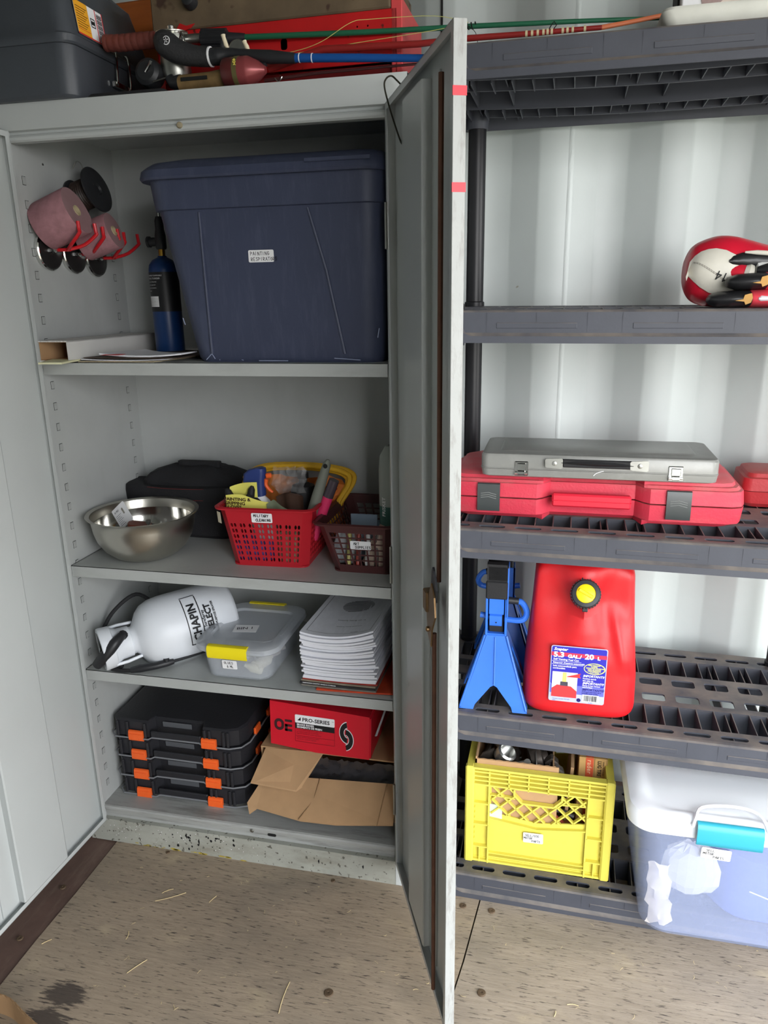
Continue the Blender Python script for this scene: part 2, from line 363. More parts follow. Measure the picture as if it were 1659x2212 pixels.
# ---------------------------------------------------------------- metal cabinet
CW, CD, CH = .87, .44, 1.9416
Z1, Z2, Z3, Z0 = 1.3798, .8528, .5491, .1151
cab = thing('storage_cabinet', 'tall pale grey steel cabinet standing with both doors open on the plywood floor', 'cabinet')
sp_ = G().box(-.045, 0, .0006, CD, 0, CH-.001); spl = sp_.build('side_panel', M_cabin, cab, smooth=0)
G().box(-.045, .0045, -.0005, .012, .0746, 1.8878, .001).build('front_stile', M_cab, cab, smooth=0)
spr = G().box(CW, CW+.045, .0006, CD, 0, CH-.001).build('side_panel', M_cabin, cab, smooth=0)
G().box(CW-.0005, CW+.045, -.001, .012, 0, 1.8878, .001).build('front_stile', M_cab, cab, smooth=0)
G().box(-.045, CW+.045, .43, CD, 0, CH).build('back_panel', M_cabin, cab, smooth=0)
g = G().box(-.045, CW+.045, .03, CD, 1.9186, CH-.0002)
g.build('top_panel', M_cab, cab, smooth=0)
prof = [(0, CH), (0, 1.8878), (.013, 1.8865), (.014, 1.8815), (.0085, 1.879), (.006, 1.875), (.006, 1.869), (.0095, 1.8655), (.03, 1.8655), (.03, CH)]
G().prism(prof, 'x', -.045, CW+.045).build('top_rail', M_cab, cab, smooth=25)
G().lathe([(.0065, 0), (.0065, .003), (.0045, .006), (.001, .0065)], 14, T(.423, .006, 1.8765) @ R('X', 90)).build('rubber_bumper', mat('aged_rubber', c8(150, 140, 115), .6), cab)
for z in (Z1, Z2, Z3):
    g = G().box(.003, CW-.003, .012, .424, z-.0012, z).box(.003, CW-.003, .012, .0135, z-.0296, z).box(.003, CW-.003, .0135, .024, z-.0296, z-.028)
    g.box(.003, .0045, .012, .424, z-.026, z).box(CW-.0045, CW-.003, .012, .424, z-.026, z)
    g.build('shelf', M_shelf, cab, smooth=0)
# floor pan with rolled lip and kick plate
g = G().box(0, CW, .012, .43, Z0-.002, Z0)
g.prism([(.014, Z0), (.008, Z0-.002), (.005, Z0-.006), (.006, Z0-.012), (.016, Z0-.018), (.018, .080), (.014, .0755), (.02, .072), (.03, .072), (.03, Z0-.002)], 'x', 0, CW)
g.build('floor_pan', mat('grey_enamel_worn_floor', c8(160, 161, 158), .45, 0, .09, 5, .1, 90, streak=(c8(92, 90, 84), .7, (5, 40, 60))), cab, smooth=25)
g = G()
kz = [(-.045, 0), (CW+.045, 0), (CW+.045, .0752), (-.045, .0752)]
hole = [(x+.462, z+.058) for x, z in rr(-.013, .013, -.0042, .0042, .0042, 5)]
g.plate(kz, [], .02, FR(0, 0, 0))
g.build('kick_plate', M_kick, cab, smooth=0)
G().plate(rr(-.0125, .0125, -.0042, .0042, .0042, 5), [], .001, FR(.516, .0148, .0885)).build('drain_hole', M_dark, cab, smooth=0)
G().lathe([(.006, 0), (.006, .002), (.003, .004), (.001, .004)], 12, T(.4624, .0055, .1035) @ R('X', 90)).build('rubber_bumper', M_zinc, cab)
# paint splashes on the kick plate
random.seed(3)
g = G(); gw = G(); gy = G()
for i in range(26):
    x = random.gauss(.29, .075); z = random.uniform(.012, .066); r = random.uniform(.001, .0038)
    if .1 < x < .55: g.add([(x+r*cos(a)*random.uniform(.7, 1.2), -.0006, z+r*sin(a)*random.uniform(.8, 1.8)) for a in [k*pi/4 for k in range(8)]], [tuple(range(8))])
for x, z, l in ((.262, .045, .022), (.30, .03, .024), (.655, .03, .016), (.78, .035, .014)):
    g.add([(x, -.0006, z), (x+.002, -.0006, z+l*.5), (x+.001, -.0006, z+l), (x-.003, -.0006, z+l*.6)], [(0, 1, 2, 3)])
for i in range(70):
    x = random.uniform(.02, .5); z = random.uniform(.002, .07); r = random.uniform(.0005, .0014)
    gw.add([(x+r*cos(a), -.0006, z+r*sin(a)) for a in [k*pi/3 for k in range(6)]], [tuple(range(6))])
for i in range(26):
    x = random.gauss(.2, .09); z = random.uniform(0, .006); r = random.uniform(.002, .006)
    if x > .03: gy.add([(x+2*r*cos(a), -.0005, max(.0003, z+.5*r*sin(a))) for a in [k*pi/3 for k in range(6)]], [tuple(range(6))])
g.build('paint_splash', M_ink, cab, smooth=0, kind='stuff'); gw.build('paint_splash', M_white, cab, smooth=0, kind='stuff')
gy.build('paint_splash', mat('dirty_yellow_paint', c8(170, 150, 60), .7, 0, .3, 40), cab, smooth=0, kind='stuff')
# punched shelf slots: lanced tabs on both side panels
g = G(); g.m = 0; w_, h_ = .0068, .0085
g.add([(0, -w_, -h_), (0, w_, -h_), (0, w_, h_), (0, -w_, h_), (.0022, -w_, -h_), (.0022, -w_, h_)], [(0, 1, 4), (3, 5, 2), (4, 1, 2, 5), (0, 4, 5, 3)])
g.m = 1; e = .0011
for a, b, c_, d in ((-w_-e, -w_, -h_-e, h_+e), (-w_, w_*.7, h_, h_+e), (-w_, w_*.7, -h_-e, -h_)): g.box(.0001, .0004, a, b, c_, d)
slot = g.build('shelf_slot', [M_cabin, M_dark], spl, smooth=0); slot.location = (0, .0455, .16)
for yy in (.0455, .3825):
    for k in range(32):
        z = 1.7921-.0524*k
        if z < .14 or (k == 31 and yy > .3): continue
        o = slot if (k == 31) else slot.copy()
        if o is not slot: COL.objects.link(o)
        o.parent = spl; o.location = (0, yy+(.013-.0004*k if yy < .1 and False else 0), z)
slot.location = (0, .0455, 1.7921-.0524*31)
# doors -------------------------------------------------------
def door(hx, hy, ang, L, th, z0, z1, side, me, cabp, stiff):
    """local x runs from hinge to free edge, local +y is the inner face side (side=+1)"""
    d = bpy.data.objects.new('door', None); COL.objects.link(d); d.parent = cabp
    d.location = (hx, hy, 0); d.rotation_euler = (0, 0, ang)
    rim = .013
    g = G(); s = side
    ya, yb = sorted((0, -s*.0012)); g.box(0, L, min(-s*th, -s*(th-.0012)), max(-s*th, -s*(th-.0012)), z0, z1)
    g.build('door_skin', M_cab, d, smooth=0)
    g = G()
    ys = sorted((0, -s*th))
    for x0, x1, a, b in ((0, .0014, z0, z1),): g.box(x0, x1, ys[0], ys[1], a, b)
    g.box(0, L, ys[0], ys[1], z0, z0+.0014); g.box(0, L, ys[0], ys[1], z1-.0014, z1)
    yy = sorted((0, -s*.0014))
    g.box(0, rim, yy[0], yy[1], z0, z1); g.box(L-rim, L, yy[0], yy[1], z0, z1)
    g.box(rim, L-rim, yy[0], yy[1], z0, z0+rim); g.box(rim, L-rim, yy[0], yy[1], z1-rim, z1)
    g.build('door_rim', M_cab, d, smooth=0)
    e = G(); e.box(L-.0014, L+.0006, ys[0], ys[1], z0, z1, .0006).build('door_edge', me, d, smooth=0)
    # hat shaped stiffener
    a, b = stiff; y0 = -s*(th-.002)
    poly = [(a-.012, y0), (a, y0), (a, -s*.002), (a+.004, 0), (b-.004, 0), (b, -s*.002), (b, y0), (b+.05, y0), (b+.052, y0+s*.003), (b+.056, y0+s*.003), (b+.056, y0-s*.0005), (a-.012, y0-s*.0005)]
    G().prism(poly, 'z', z0+.014 if s > 0 else z0+.03, z1-.014 if s > 0 else z1-.03).build('stiffener', M_cab, d, smooth=0)
    return d
dl = door(.0125, -.0015, radians(-92.3), .435, .02, .0724, 1.8876, 1, M_cab, cab, (.168, .333))
dr = door(.87, -.002, -1.155, .481, .0195, .0724, 1.8876, -1, M_door_edge, cab, (.155, .30))
# red tape round the free edge of the right door
for z0_, z1_ in ((1.792, 1.8045), (1.666, 1.679)):
    G().box(.4795, .4822, -.0006, .0203, z0_, z1_).build('red_tape', mat('red_tape', c8(214, 40, 56), .4), dr, smooth=0)
# lock rods and latch on the inner face of the right door (inner face at local y=0, side=-1 so door thickness towards +y)
M_rod = mat('rusted_lock_rod', c8(92, 62, 48), .5, .6, .2, 30)
G().cyl((.405, -.004, .10), (.405, -.004, .93), .0045, n=8).cyl((.405, .004, 1.03), (.405, .004, 1.84), .0045, n=8).build('lock_rod', M_rod, dr)
g = G().prism([(.385, .925), (.408, .905), (.414, .94), (.437, .975), (.43, 1.01), (.41, 1.03), (.392, 1.0), (.38, .96)], 'y', -.012, -.009)
g.box(.365, .39, -.016, .004, .965, 1.005, .002)
g.lathe([(.005, 0), (.005, .004), (.002, .006)], 10, T(.395, -.012, .935) @ R('X', 90))
lt = g.build('latch', mat('bronze_latch', c8(120, 95, 66), .4, .8, .1, 30), dr, smooth=30)
G().prism([(.40, 1.02), (.43, 1.0), (.435, 1.025), (.415, 1.055), (.408, 1.06), (.403, 1.05)], 'y', -.009, -.005).build('latch_cam', M_black, lt, smooth=0)
for z in (1.66, .92, .28):
    g = G().cyl((.011, -.0035, z-.045), (.011, -.0035, z+.045), .0028, n=8).box(.001, .018, -.0012, .0, z-.045, z+.045)
    hg = g.build('hinge', M_zinc, dr)
    for q in (-.03, 0, .03): G().cyl((.006, -.003, z+q), (.006, 0, z+q), .002, n=8).build('rivet', M_rust, hg)
# ---------------------------------------------------------------- plastic shelving unit
rack = thing('shelving_unit', 'five-tier dark grey plastic shelving unit with round black posts, right of the open cabinet', 'shelf', (.9, .0042, 0), rot=(0, 0, radians(-1.1)))
X0, X1, RD = .062, .976, .4768
RZ = [1.985, 1.492, 1.014, .540, .067]; LH = .0666
def make_shelf():
    g = G(); W_ = X1-X0
    def band(y0, y1, holes): g.plate([(X0, y0), (X1, y0), (X1, y1), (X0, y1)], holes, .004)
    n = 11; p = .0806; st = X0+.016
    def slots(ya, yb, r, w): return [[(x, y) for x, y in rr(st+k*p+(p-w)/2, st+k*p+(p+w)/2, ya, yb, r, 3)] for k in range(n)]
    band(.012, .058, slots(.024, .040, .008, .060)); band(.398, RD-.006, slots(.424, .440, .008, .060))
    h = slots(.170, .206, .008, .056)+slots(.251, .287, .008, .056)
    band(.147, .312, h)
    # end bands beside the fins
    for a, b in ((.058, .147), (.312, .398)):
        g.box(X0, X0+.03, a, b, -.004, 0); g.box(X1-.03, X1, a, b, -.004, 0)
        x = X0+.03
        while x < X1-.03:
            dep = .060
            g.add([(x-.0011, a, 0), (x+.0011, a, 0), (x+.0011, b, 0), (x-.0011, b, 0), (x-.0011, a, -dep), (x+.0011, a, -dep), (x+.0011, b, -dep), (x-.0011, b, -dep)],
                  [(0, 1, 2, 3), (0, 3, 7, 4), (1, 5, 6, 2), (4, 7, 6, 5), (0, 4, 5, 1), (3, 2, 6, 7)]); x += .0403
    # long beams, sagging lower edge
    for y in (.058, .147, .312, .398):
        N_ = 16; prev = []
        for k in range(N_+1):
            x = X0+W_*k/N_; dz = -.050-.012*sin(pi*k/N_)
            g.v += [(x, y-.0015, -.003), (x, y+.0015, -.003), (x, y+.0030, dz), (x, y-.0030, dz)]
        o = len(g.v)-4*(N_+1)
        for k in range(N_):
            a = o+4*k
            for i in range(4): g.f.append((a+i, a+(i+1) % 4, a+4+(i+1) % 4, a+4+i)); g.mi.append(0)
    # cross ribs below the bands
    for k in range(0, n+1, 2):
        x = st+k*p-p/2 if k % 4 else st+k*p+p/2
        if X0+.02 < x < X1-.02: g.box(x-.0012, x+.0012, .02, RD-.01, -.05, -.005)
    # front face profile
    F = [(.013, 0), (.006, -.0015), (.0025, -.005), (.0015, -.046), (-.003, -.0505), (-.0062, -.0525), (-.0072, -LH), (-.0045, -LH), (.0, -.055), (.004, -.047), (.0045, -.006), (.013, -.004)]
    g.prism(F, 'x', X0+.006, X1-.006)
    B_ = [(RD-.013, 0), (RD-.003, -.003), (RD, -.046), (RD+.005, -.052), (RD+.005, -LH), (RD+.002, -LH), (RD-.003, -.05), (RD-.006, -.005), (RD-.013, -.004)]
    g.prism(B_, 'x', X0+.006, X1-.006)
    for sx_, a in ((1, X0), (-1, X1)):
        # raised end of the front frame with curved inner corner
        q = [(a, -.001), (a+sx_*.058, -.001), (a+sx_*.063, -.006), (a+sx_*.068, -.034), (a+sx_*.074, -.046), (a+sx_*.088, -.0515), (a+sx_*.088, -.0525), (a, -.0525)]
        g.loft([[(x, .003, z) for x, z in q], [(x if i not in (1, 2, 3, 4, 5) else x-sx_*.004, -.0062, z if i not in (0, 1) else z-.003) for i, (x, z) in enumerate(q)]])
        g.box(min(a, a+sx_*.006), max(a, a+sx_*.006), -.006, RD+.004, -LH, -.001)
    for a, b in ((.138+.062-.0, .301+.062), (.411+.06, .579+.06), (.685+.06, .85+.06)):
        g.box(a, b, .0004, .003, -.037, -.026, .0009)
        for xx in (a-.02, (a+b)/2, b+.02): g.box(xx-.0004, xx+.0004, .0014, .003, -.045, -.007)
    for x in (X0+.04, X1-.04):     # sockets for the posts
        for y in (.045, RD-.055):
            g.lathe([(.034, -.004), (.030, -.03), (.0265, -LH-.008), (.0225, -LH-.008)], 20, T(x, y, 0), caps=False)
    return g
sh0 = make_shelf().build('shelf', M_rack, rack, smooth=30); sh0.location = (0, 0, RZ[0]); sh0.rotation_euler = (0, radians(.37), 0)
for z in RZ[1:]:
    o = sh0.copy(); COL.objects.link(o); o.parent = rack; o.location = (0, 0, z)
for i in range(4):
    z1_, z0_ = RZ[i]-LH-.004, RZ[i+1]
    for x in (X0+.04, X1-.04):
        for y in (.045, RD-.055):
            G().lathe([(.0255, 0), (.0255, .010), (.0225, .012), (.0222, z1_-z0_), (.0222, z1_-z0_+.03)], 24).build('post', M_post, rack, T(x, y, z0_))
def warp(g, o, fn):
    for i in range(o, len(g.v)): g.v[i] = tuple(fn(*g.v[i]))
def label_plate(parent, M, w, h, lines, ink=None, hh=.0075, wd=.0012, r=.003, name='label', lab=None, kw=1):
    """rounded white sticker with handwriting; M = frame with origin at the sticker's lower left corner"""
    o = G().plate(rr(0, w, 0, h, r, 3), [], .0004).build(name, M_white, parent, M, smooth=0, label=lab)
    g = G()
    for x, y, t in lines: g.hand(t, hh, T(x, y, .0003), wd)
    g.build('handwriting', ink or M_ink, o, smooth=0)
    return o
# ================= SHELF 1 =================
# big blue tote
t = thing('storage_tote', 'large dark blue plastic tote with lid, filling the top shelf, handwritten label on front', 'bin', (.60, .2, Z1))
b = Vector((.60, .2, Z1))
def L(o, *p): return tuple(Vector(p)-o)
prof = [(0, .403, .845, .036, .36, .04), (.012, .397, .850, .028, .37, .045), (.33, .334, .857, .018, .395, .045)]
g = G()
g.loft([[(x-b.x, y-b.y, z) for x, y in rr(x0, x1, y0, y1, r, 6)] for z, x0, x1, y0, y1, r in prof] +
       [[(x-b.x, y-b.y, .332) for x, y in rr(.325, .862, .012, .40, .05, 6)], [(x-b.x, y-b.y, .395) for x, y in rr(.318, .864, .008, .405, .05, 6)]])
g.build('tote_body', M_blued, t)
for xb, xt in ((.446, .4455), (.765, .695)):   # moulded ribs on the front
    g = G(); g.tube([(xb-b.x, .028-b.y, .02), ((xb+xt)/2-b.x, .0215-b.y, .2), (xt-b.x, .0175-b.y, .325)], [.0042, .0036, .003], 8)
    g.build('rib', M_blued, t)
g = G(); e = .012
g.loft([[(x-b.x, y-b.y, z) for x, y in rr(x0, x1, y0, y1, r, 8)] for z, x0, x1, y0, y1, r in
        ((.392, .303, .868, -.006, .418, .06), (.397, .300, .8685, -.009, .42, .06), (.412, .303, .868, -.006, .418, .06), (.420, .312, .866, .004, .41, .055), (.428, .325, .862, .014, .40, .05), (.436, .37, .85, .04, .38, .05))])
g.build('lid', M_blued, t)
g = G().box(.70-b.x, .84-b.x, -.0115-b.y, -.006-b.y, .409, .417, .001).build('lid_latch', M_blued, t)
label_plate(t, FR(.5535-b.x, .0200-b.y, 1.5975-Z1, 0, -1.8), .059, .0255, [(.005, .0145, 'PAINTING'), (.006, .003, 'RESPIRATORS')], hh=.0072, wd=.001).scale = (1, 1, 1)
G().tube([(.46-b.x, .0335-b.y, .006), (.49-b.x, .0325-b.y, .018), (.52-b.x, .0335-b.y, .005)], .002, 5).build('scuff', mat('scuffed_blue', c8(140, 148, 175), .7), t, smooth=0)
for pts in (((.842, .0205, .055), (.846, .0195, .075)), ((.757, .0285, .07), (.761, .0278, .088), (.758, .0272, .10)), ((.372, .042, .10), (.377, .041, .085)), ((.43, .0275, .006), (.445, .0268, .02), (.452, .0275, .008)), ((.56, .0278, .004), (.63, .0278, .004)), ((.74, .0275, .01), (.80, .0278, .006))):
    G().tube([(x-b.x, y-b.y, z) for x, y, z in pts], .0012, 5).build('scuff', MATS['scuffed_blue'], t, smooth=0)
# propane torch
t = thing('propane_torch', 'slim blue propane cylinder with black torch head, behind the blue tote', 'gas torch', (.219, .255, Z1))
G().lathe([(.030, 0), (.036, .004), (.0375, .01), (.0375, .215), (.035, .228), (.026, .240), (.012, .247), (.011, .25)], 28).build('cylinder', mat('blue_cylinder_paint', c8(20, 54, 104), .35, 0, .04), t)
g = G().grid(lambda u, v: (.0378*cos(-pi+u*pi*1.2-.3), .0378*sin(-pi+u*pi*1.2-.3), .112+v*.098), 24, 2)
lb = g.build('warning_label', mat('black_label', c8(22, 22, 26), .45), t)
random.seed(5)
g = G()
def cyltext(g, txt, size, a0, z, r, bold=0):
    o = len(g.v); g.text(txt, size, Matrix.Identity(4), bold=bold)
    warp(g, o, lambda x, y, q: (r*cos(a0+x/r), r*sin(a0+x/r), z+y))
for i, (tx, s_) in enumerate((('DANGER  EXTREMELY FLAMMABLE', .0045), ('PROPANE FUEL CYLINDER', .0055), ('Contents under pressure. Keep away', .0036), ('from heat. Use only with approved', .0036), ('torches. Store upright and outdoors.', .0036), ('Never refill this cylinder', .0036))):
    cyltext(g, tx, s_, -pi*.98, .200-i*.0075, .0380)
g.build('print', M_white, lb, smooth=0)
g = G().grid(lambda u, v: (.0381*cos(-pi*.98+u*1.5), .0381*sin(-pi*.98+u*1.5), .124+v*.026), 10, 2); g.build('white_panel', M_white, lb)
g = G()
for i in range(6): cyltext(g, 'Read all instructions before use and keep them safe', .0028, -pi*.96, .145-i*.0038, .0384)
g.build('print', M_ink, lb, smooth=0)
G().cyl((0, 0, .245), (0, 0, .268), .0085, n=12).build('brass_valve', mat('brass', c8(180, 140, 60), .3, 1), t)
g = G().lathe([(.012, .266), (.014, .27), (.014, .30), (.011, .315), (.011, .335), (.008, .345)], 16)
g.cyl((-.03, 0, .285), (-.01, 0, .285), .011, n=12).cyl((-.036, 0, .285), (-.03, 0, .285), .014, n=10).build('torch_head', M_black, t)
G().tube([(0, 0, .34), (0, .001, .375), (-.004, 0, .395), (.002, 0, .41), (.03, 0, .425)], .004, 8, smooth=4).build('burner_tube', M_chrome, t)
# magnetic double hooks
hooks = []
def make_hook():
    t = thing('magnetic_hook', 'chrome disc magnet with red double hook, nearest the front on the left cabinet wall', 'hook', (0, .092, 1.6415), group=None)
    g = G().lathe([(.043, 0), (.047, .002), (.0475, .010), (.045, .0125), (.042, .0125)], 40, R('Y', 90)); g.build('magnet_rim', M_chrome, t)
    G().lathe([(.0425, .0122), (.041, .0132), (.004, .0132)], 40, R('Y', 90)).build('magnet_face', mat('dark_ferrite', c8(38, 36, 36), .3), t)
    G().lathe([(.0075, .013), (.0075, .019), (.0065, .0195), (.0065, .0255), (.0045, .028), (.0045, .034)], 6, R('Y', 90)).build('nut', M_chrome, t)
    g = G().cyl((.030, 0, 0), (.066, 0, .0), .0042, n=10)
    for s in (-1, 1):
        g.tube([(.058, 0, 0), (.066, s*.006, .002), (.09, s*.026, .012), (.118, s*.034, .034), (.1185, s*.034, .040), (.117, s*.033, .060)], .0042, 8, smooth=3)
    g.build('double_hook', mat('red_vinyl_coating', c8(205, 28, 38), .3), t)
    return t
h1 = make_hook()
h2 = dup(h1, (0, .191, 1.6365), label='middle one of the three chrome disc magnets with red double hook')
h3 = dup(h1, (0, .286, 1.6305), label='rear disc magnet with red double hook, nearest the back wall of the top shelf')
# sandpaper rolls and spool
M_sand = mat('pink_sandpaper', c8(158, 114, 120), .8, 0, .15, 60, .5, 160)
M_sand2 = mat('pink_paper_roll_end', c8(158, 124, 127), .8, 0, .12, 10, .3, 50, speck=(c8(70, 55, 60), 9, .66))
def roll(name, lab, cen, ax, r, ln, matr, me, core, group=None):
    M = Vector(ax).normalized().to_track_quat('Z', 'Y').to_matrix().to_4x4()
    t = thing(name, lab, 'roll', cen, group=group)
    n = 44
    g = G(); rings = []
    for z, f in ((0, .985), (.002, 1), (ln-.002, 1), (ln, .985)):
        rings.append([((r*f+(.0016 if k > n-4 else 0))*cos(2*pi*k/n), (r*f+(.0016 if k > n-4 else 0))*sin(2*pi*k/n), z) for k in range(n)])
    g.loft(rings, False, False, M=M); g.build('paper_winding', matr, t)
    g = G()
    for z in (ln,): g.loft([[(r*.985*cos(2*pi*k/n), r*.985*sin(2*pi*k/n), z) for k in range(n)], [(core*cos(2*pi*k/n), core*sin(2*pi*k/n), z-(.0015 if z else -.0015)) for k in range(n)]], False, False, M=M)
    g.build('roll_end', me, t, smooth=0)
    g = G().lathe([(core, -.0005), (core, ln+.001), (core-.002, ln+.001), (core-.002, -.0005), (core, -.0005)], 24, M, caps=False); g.build('cardboard_core', mat('tan_core', c8(190, 175, 140), .8), t)
    return t
roll('sandpaper_roll', 'pink roll of sandpaper with an open core, resting on the front hooks', (.006, .086, 1.694), (.90, .10, .36), .056, .096, M_sand, M_sand2, .0125)
roll('sandpaper_roll', 'second smaller pink sandpaper roll behind the front one', (.034, .20, 1.664), (.90, .12, .30), .045, .088, M_sand, M_sand2, .012)
t = thing('wire_spool', 'black flanged spool hung on the cabinet wall above the pink sandpaper rolls', 'spool', (.012, .22, 1.772))
Ms = Vector((.90, -.02, .26)).to_track_quat('Z', 'Y').to_matrix().to_4x4()
G().lathe([(.012, .060), (.052, .062), (.055, .064), (.055, .068), (.05, .070), (.016, .070), (.012, .066)], 40, Ms).lathe([(.012, .0), (.042, .0), (.044, .002), (.044, .006), (.012, .006)], 36, Ms).build('flange', M_black, t)
g = G()
for k in range(9): g.lathe([(.034, .008+k*.006), (.0365, .011+k*.006), (.034, .014+k*.006)], 30, Ms, caps=False)
g.build('wire_winding', mat('brown_black_wire', c8(52, 40, 36), .5), t)
G().tube([(-.003-.037, 0, .07), (-.027, 0, .086), (-.014, 0, .078), (-.009, 0, .045), (-.005, 0, .01)], .0013, 6, smooth=4, M=T(.042, 0, 0)).build('hanging_wire', M_zinc, t)
G().lathe([(.003, 0), (.003, .002), (.001, .003)], 8, T(0.0, .12, 1.838) @ R('Y', 90)).build('rivet', M_chrome, spl)
# white cardboard box, flat papers, booklets
t = thing('white_box', 'flat white corrugated box with an open brown end, on the left of the top shelf', 'box', (.052, .0, Z1+.0))
wbx, wl, wh = .087, .38, .049
g = G(); th_ = .003
Mb = R('Z', -3) @ T(-.043, -.008, .003)
M_wcard = mat('white_coated_card', c8(206, 205, 202), .6, 0, .04, 10, .1, 50)
g.box(0, wbx, 0, wl, wh-th_, wh, M=Mb); g.box(0, wbx, 0, wl, 0, th_, M=Mb); g.box(wbx-th_, wbx, 0, wl, 0, wh, M=Mb); g.box(0, th_, .0, wl, 0, wh, M=Mb); g.box(0, wbx, wl-th_, wl, 0, wh, M=Mb)
g.build('box_shell', M_wcard, t, smooth=0)
g = G(); g.box(th_, th_+.0006, .0005, wl-.01, th_, wh-th_, M=Mb).box(wbx-th_-.0006, wbx-th_, .0005, wl-.01, th_, wh-th_, M=Mb).box(th_, wbx-th_, .0005, wl-.01, wh-th_-.0006, wh-th_, M=Mb).box(th_, wbx-th_, .0005, wl-.01, th_, th_+.0006, M=Mb)
g.build('brown_lining', M_card, t, smooth=0)
g = G()
for k in range(20): g.box(k*wbx/20, k*wbx/20+.0022, -.0012, .001, wh-th_*.9, wh+.0002, M=Mb)
g.build('torn_edge', M_wcard, t, smooth=0)
def sheet(name, lab, cat, poly, z, th, m, bend=0, group=None, bendax=0):
    """thin paper item from outline polygon in world xy"""
    cx = sum(p[0] for p in poly)/len(poly); cy = sum(p[1] for p in poly)/len(poly)
    g = G(); n = 8
    a, b_, c_, d = poly
    def P(u, v, top):
        x = (a[0]*(1-u)+b_[0]*u)*(1-v)+(d[0]*(1-u)+c_[0]*u)*v; y = (a[1]*(1-u)+b_[1]*u)*(1-v)+(d[1]*(1-u)+c_[1]*u)*v
        q = (u if bendax == 0 else v)
        return (x-cx, y-cy, z+bend*(4*(q-.5)**2)+(th if top else 0))
    rings = [[P(i/n, 0, 0), P(i/n, 1, 0), P(i/n, 1, 1), P(i/n, 0, 1)] for i in range(n+1)]
    g.loft(rings); o = g.build(name, m, None, smooth=0); o.location = (cx, cy, 0)
    return tag(o, lab, cat, group)
M_kraft = mat('aged_envelope_paper', c8(206, 192, 160), .8, 0, .08, 20)
sheet('envelope', 'worn buff envelope lowest in the papers beside the white box', 'envelope', [(.10, .016), (.30, .018), (.36, .30), (.12, .28)], Z1+.0006, .0015, M_kraft)
sheet('paper_sheet', 'pale sheet lying on the buff envelope beside the white box', 'paper', [(.105, .022), (.33, .03), (.36, .28), (.13, .3)], Z1+.0026, .002, M_paper, .003)
sheet('dark_folder', 'dark brown folder in the middle of the papers beside the white box', 'folder', [(.11, .024), (.36, .02), (.38, .25), (.15, .3)], Z1+.0088, .0022, mat('dark_folder', c8(70, 58, 50), .7), 0)
pm_ = sheet('pamphlet', 'white pamphlet with a red corner lying on top of the papers', 'pamphlet', [(.15, .03), (.37, .022), (.372, .10), (.20, .16)], Z1+.0115, .0035, M_paper, .006)
g = G().box(-.118+.012, -.06, -.068, -.035, Z1+.0175, Z1+.018).build('red_corner', mat('red_print', c8(200, 40, 50), .5), pm_, smooth=0)
M_book = mat('pale_yellow_paper', c8(220, 218, 180), .7, 0, .04)
ob = sheet('booklet', 'pale yellow booklet sticking out of the open end of the white box', 'booklet', [(.057, -.073), (.117, -.071), (.098, .03), (.022, .03)], Z1+.011, .004, M_book, -.008, bendax=1)
g = G(); g.text('OTEDGE', .010, T(-.030, -.028, Z1+.0153) @ R('Z', 38) @ R('X', -4), bold=.0002).text('TER OPEN', .010, T(-.020, -.040, Z1+.0150) @ R('Z', 38) @ R('X', -4), bold=.0002)
g.build('print', M_ink, ob, smooth=0)
# ================= SHELF 2 =================
t = thing('mixing_bowl', 'brushed stainless steel mixing bowl with a flared rim on the middle shelf', 'bowl', (.160, .128, Z2))
G().lathe([(.058, .0), (.064, .001), (.085, .010), (.108, .030), (.124, .056), (.131, .080), (.133, .095), (.136, .112), (.146, .1225), (.1475, .124), (.1465, .1255), (.136, .1225), (.1325, .112), (.130, .095), (.128, .080), (.121, .057), (.105, .033), (.083, .0135), (.062, .0035), (.02, .003)], 72).build('bowl', M_steelb, t, smooth=50)
g = G().lathe([(.1295, .1), (.128, .080), (.121, .0575), (.105, .0335), (.083, .014), (.062, .004), (.001, .0035)], 72, caps=False); g.build('polished_inside', mat('polished_steel', c8(205, 203, 198), .13, 1), t, smooth=60)
tc_ = thing('package_card', 'white retail hanging card standing in the steel bowl', 'card', (.118, .12, Z2+.07))
Mc = T(-.022, 0, 0) @ R('Z', -12) @ R('X', 74) @ R('Z', 44)
G().plate(rr(0, .05, 0, .062, .003, 2), [[(x+.034, y+.040) for x, y in rr(-.003, .003, -.0095, .0095, .003, 3)]], .0008, Mc).build('card', M_white, tc_, smooth=0)
g = G()
for i in range(7): g.box(.005, .025-(i % 3)*.003, .008+i*.005, .009+i*.005, .0002, .0004, M=Mc)
g.text('G 921', .007, Mc @ T(.006, .048, .0004), bold=.0003); g.build('print', mat('grey_ink', c8(110, 112, 120), .6), tc_, smooth=0)
g = G().lathe([(.0065, .0), (.0075, .004), (.006, .009), (.002, .010)], 12, T(0, 0, .03)).cyl((0, 0, 0), (0, 0, .03), .0028, n=8)
tag(g.build('bolt', M_zinc, M=T(.196, .085, Z2+.078) @ R('Y', 12) @ R('X', 10)), 'silver bolt standing head up in the steel bowl', 'bolt')
g = G()
g.loft([[(x, y, z) for x, y in rr(-.03+i*.0, .03, -.02, .02, .012, 3)] for i, z in ((0, 0), (1, .02))])
tag(g.build('sanding_block', mat('brown_red_wood', c8(120, 62, 46), .5, 0, .1, 20), M=T(.155, .11, Z2+.075) @ R('Z', 20) @ R('Y', 8)), 'small reddish brown block lying in the steel bowl beside the card', 'block')
tag(G().lathe([(.018, 0), (.02, .003), (.02, .045), (.015, .05), (.008, .05)], 16).build('black_puck', M_black, M=T(.17, .16, Z2+.035) @ R('X', 35)), 'round black plastic piece lying deep inside the steel bowl', 'puck')
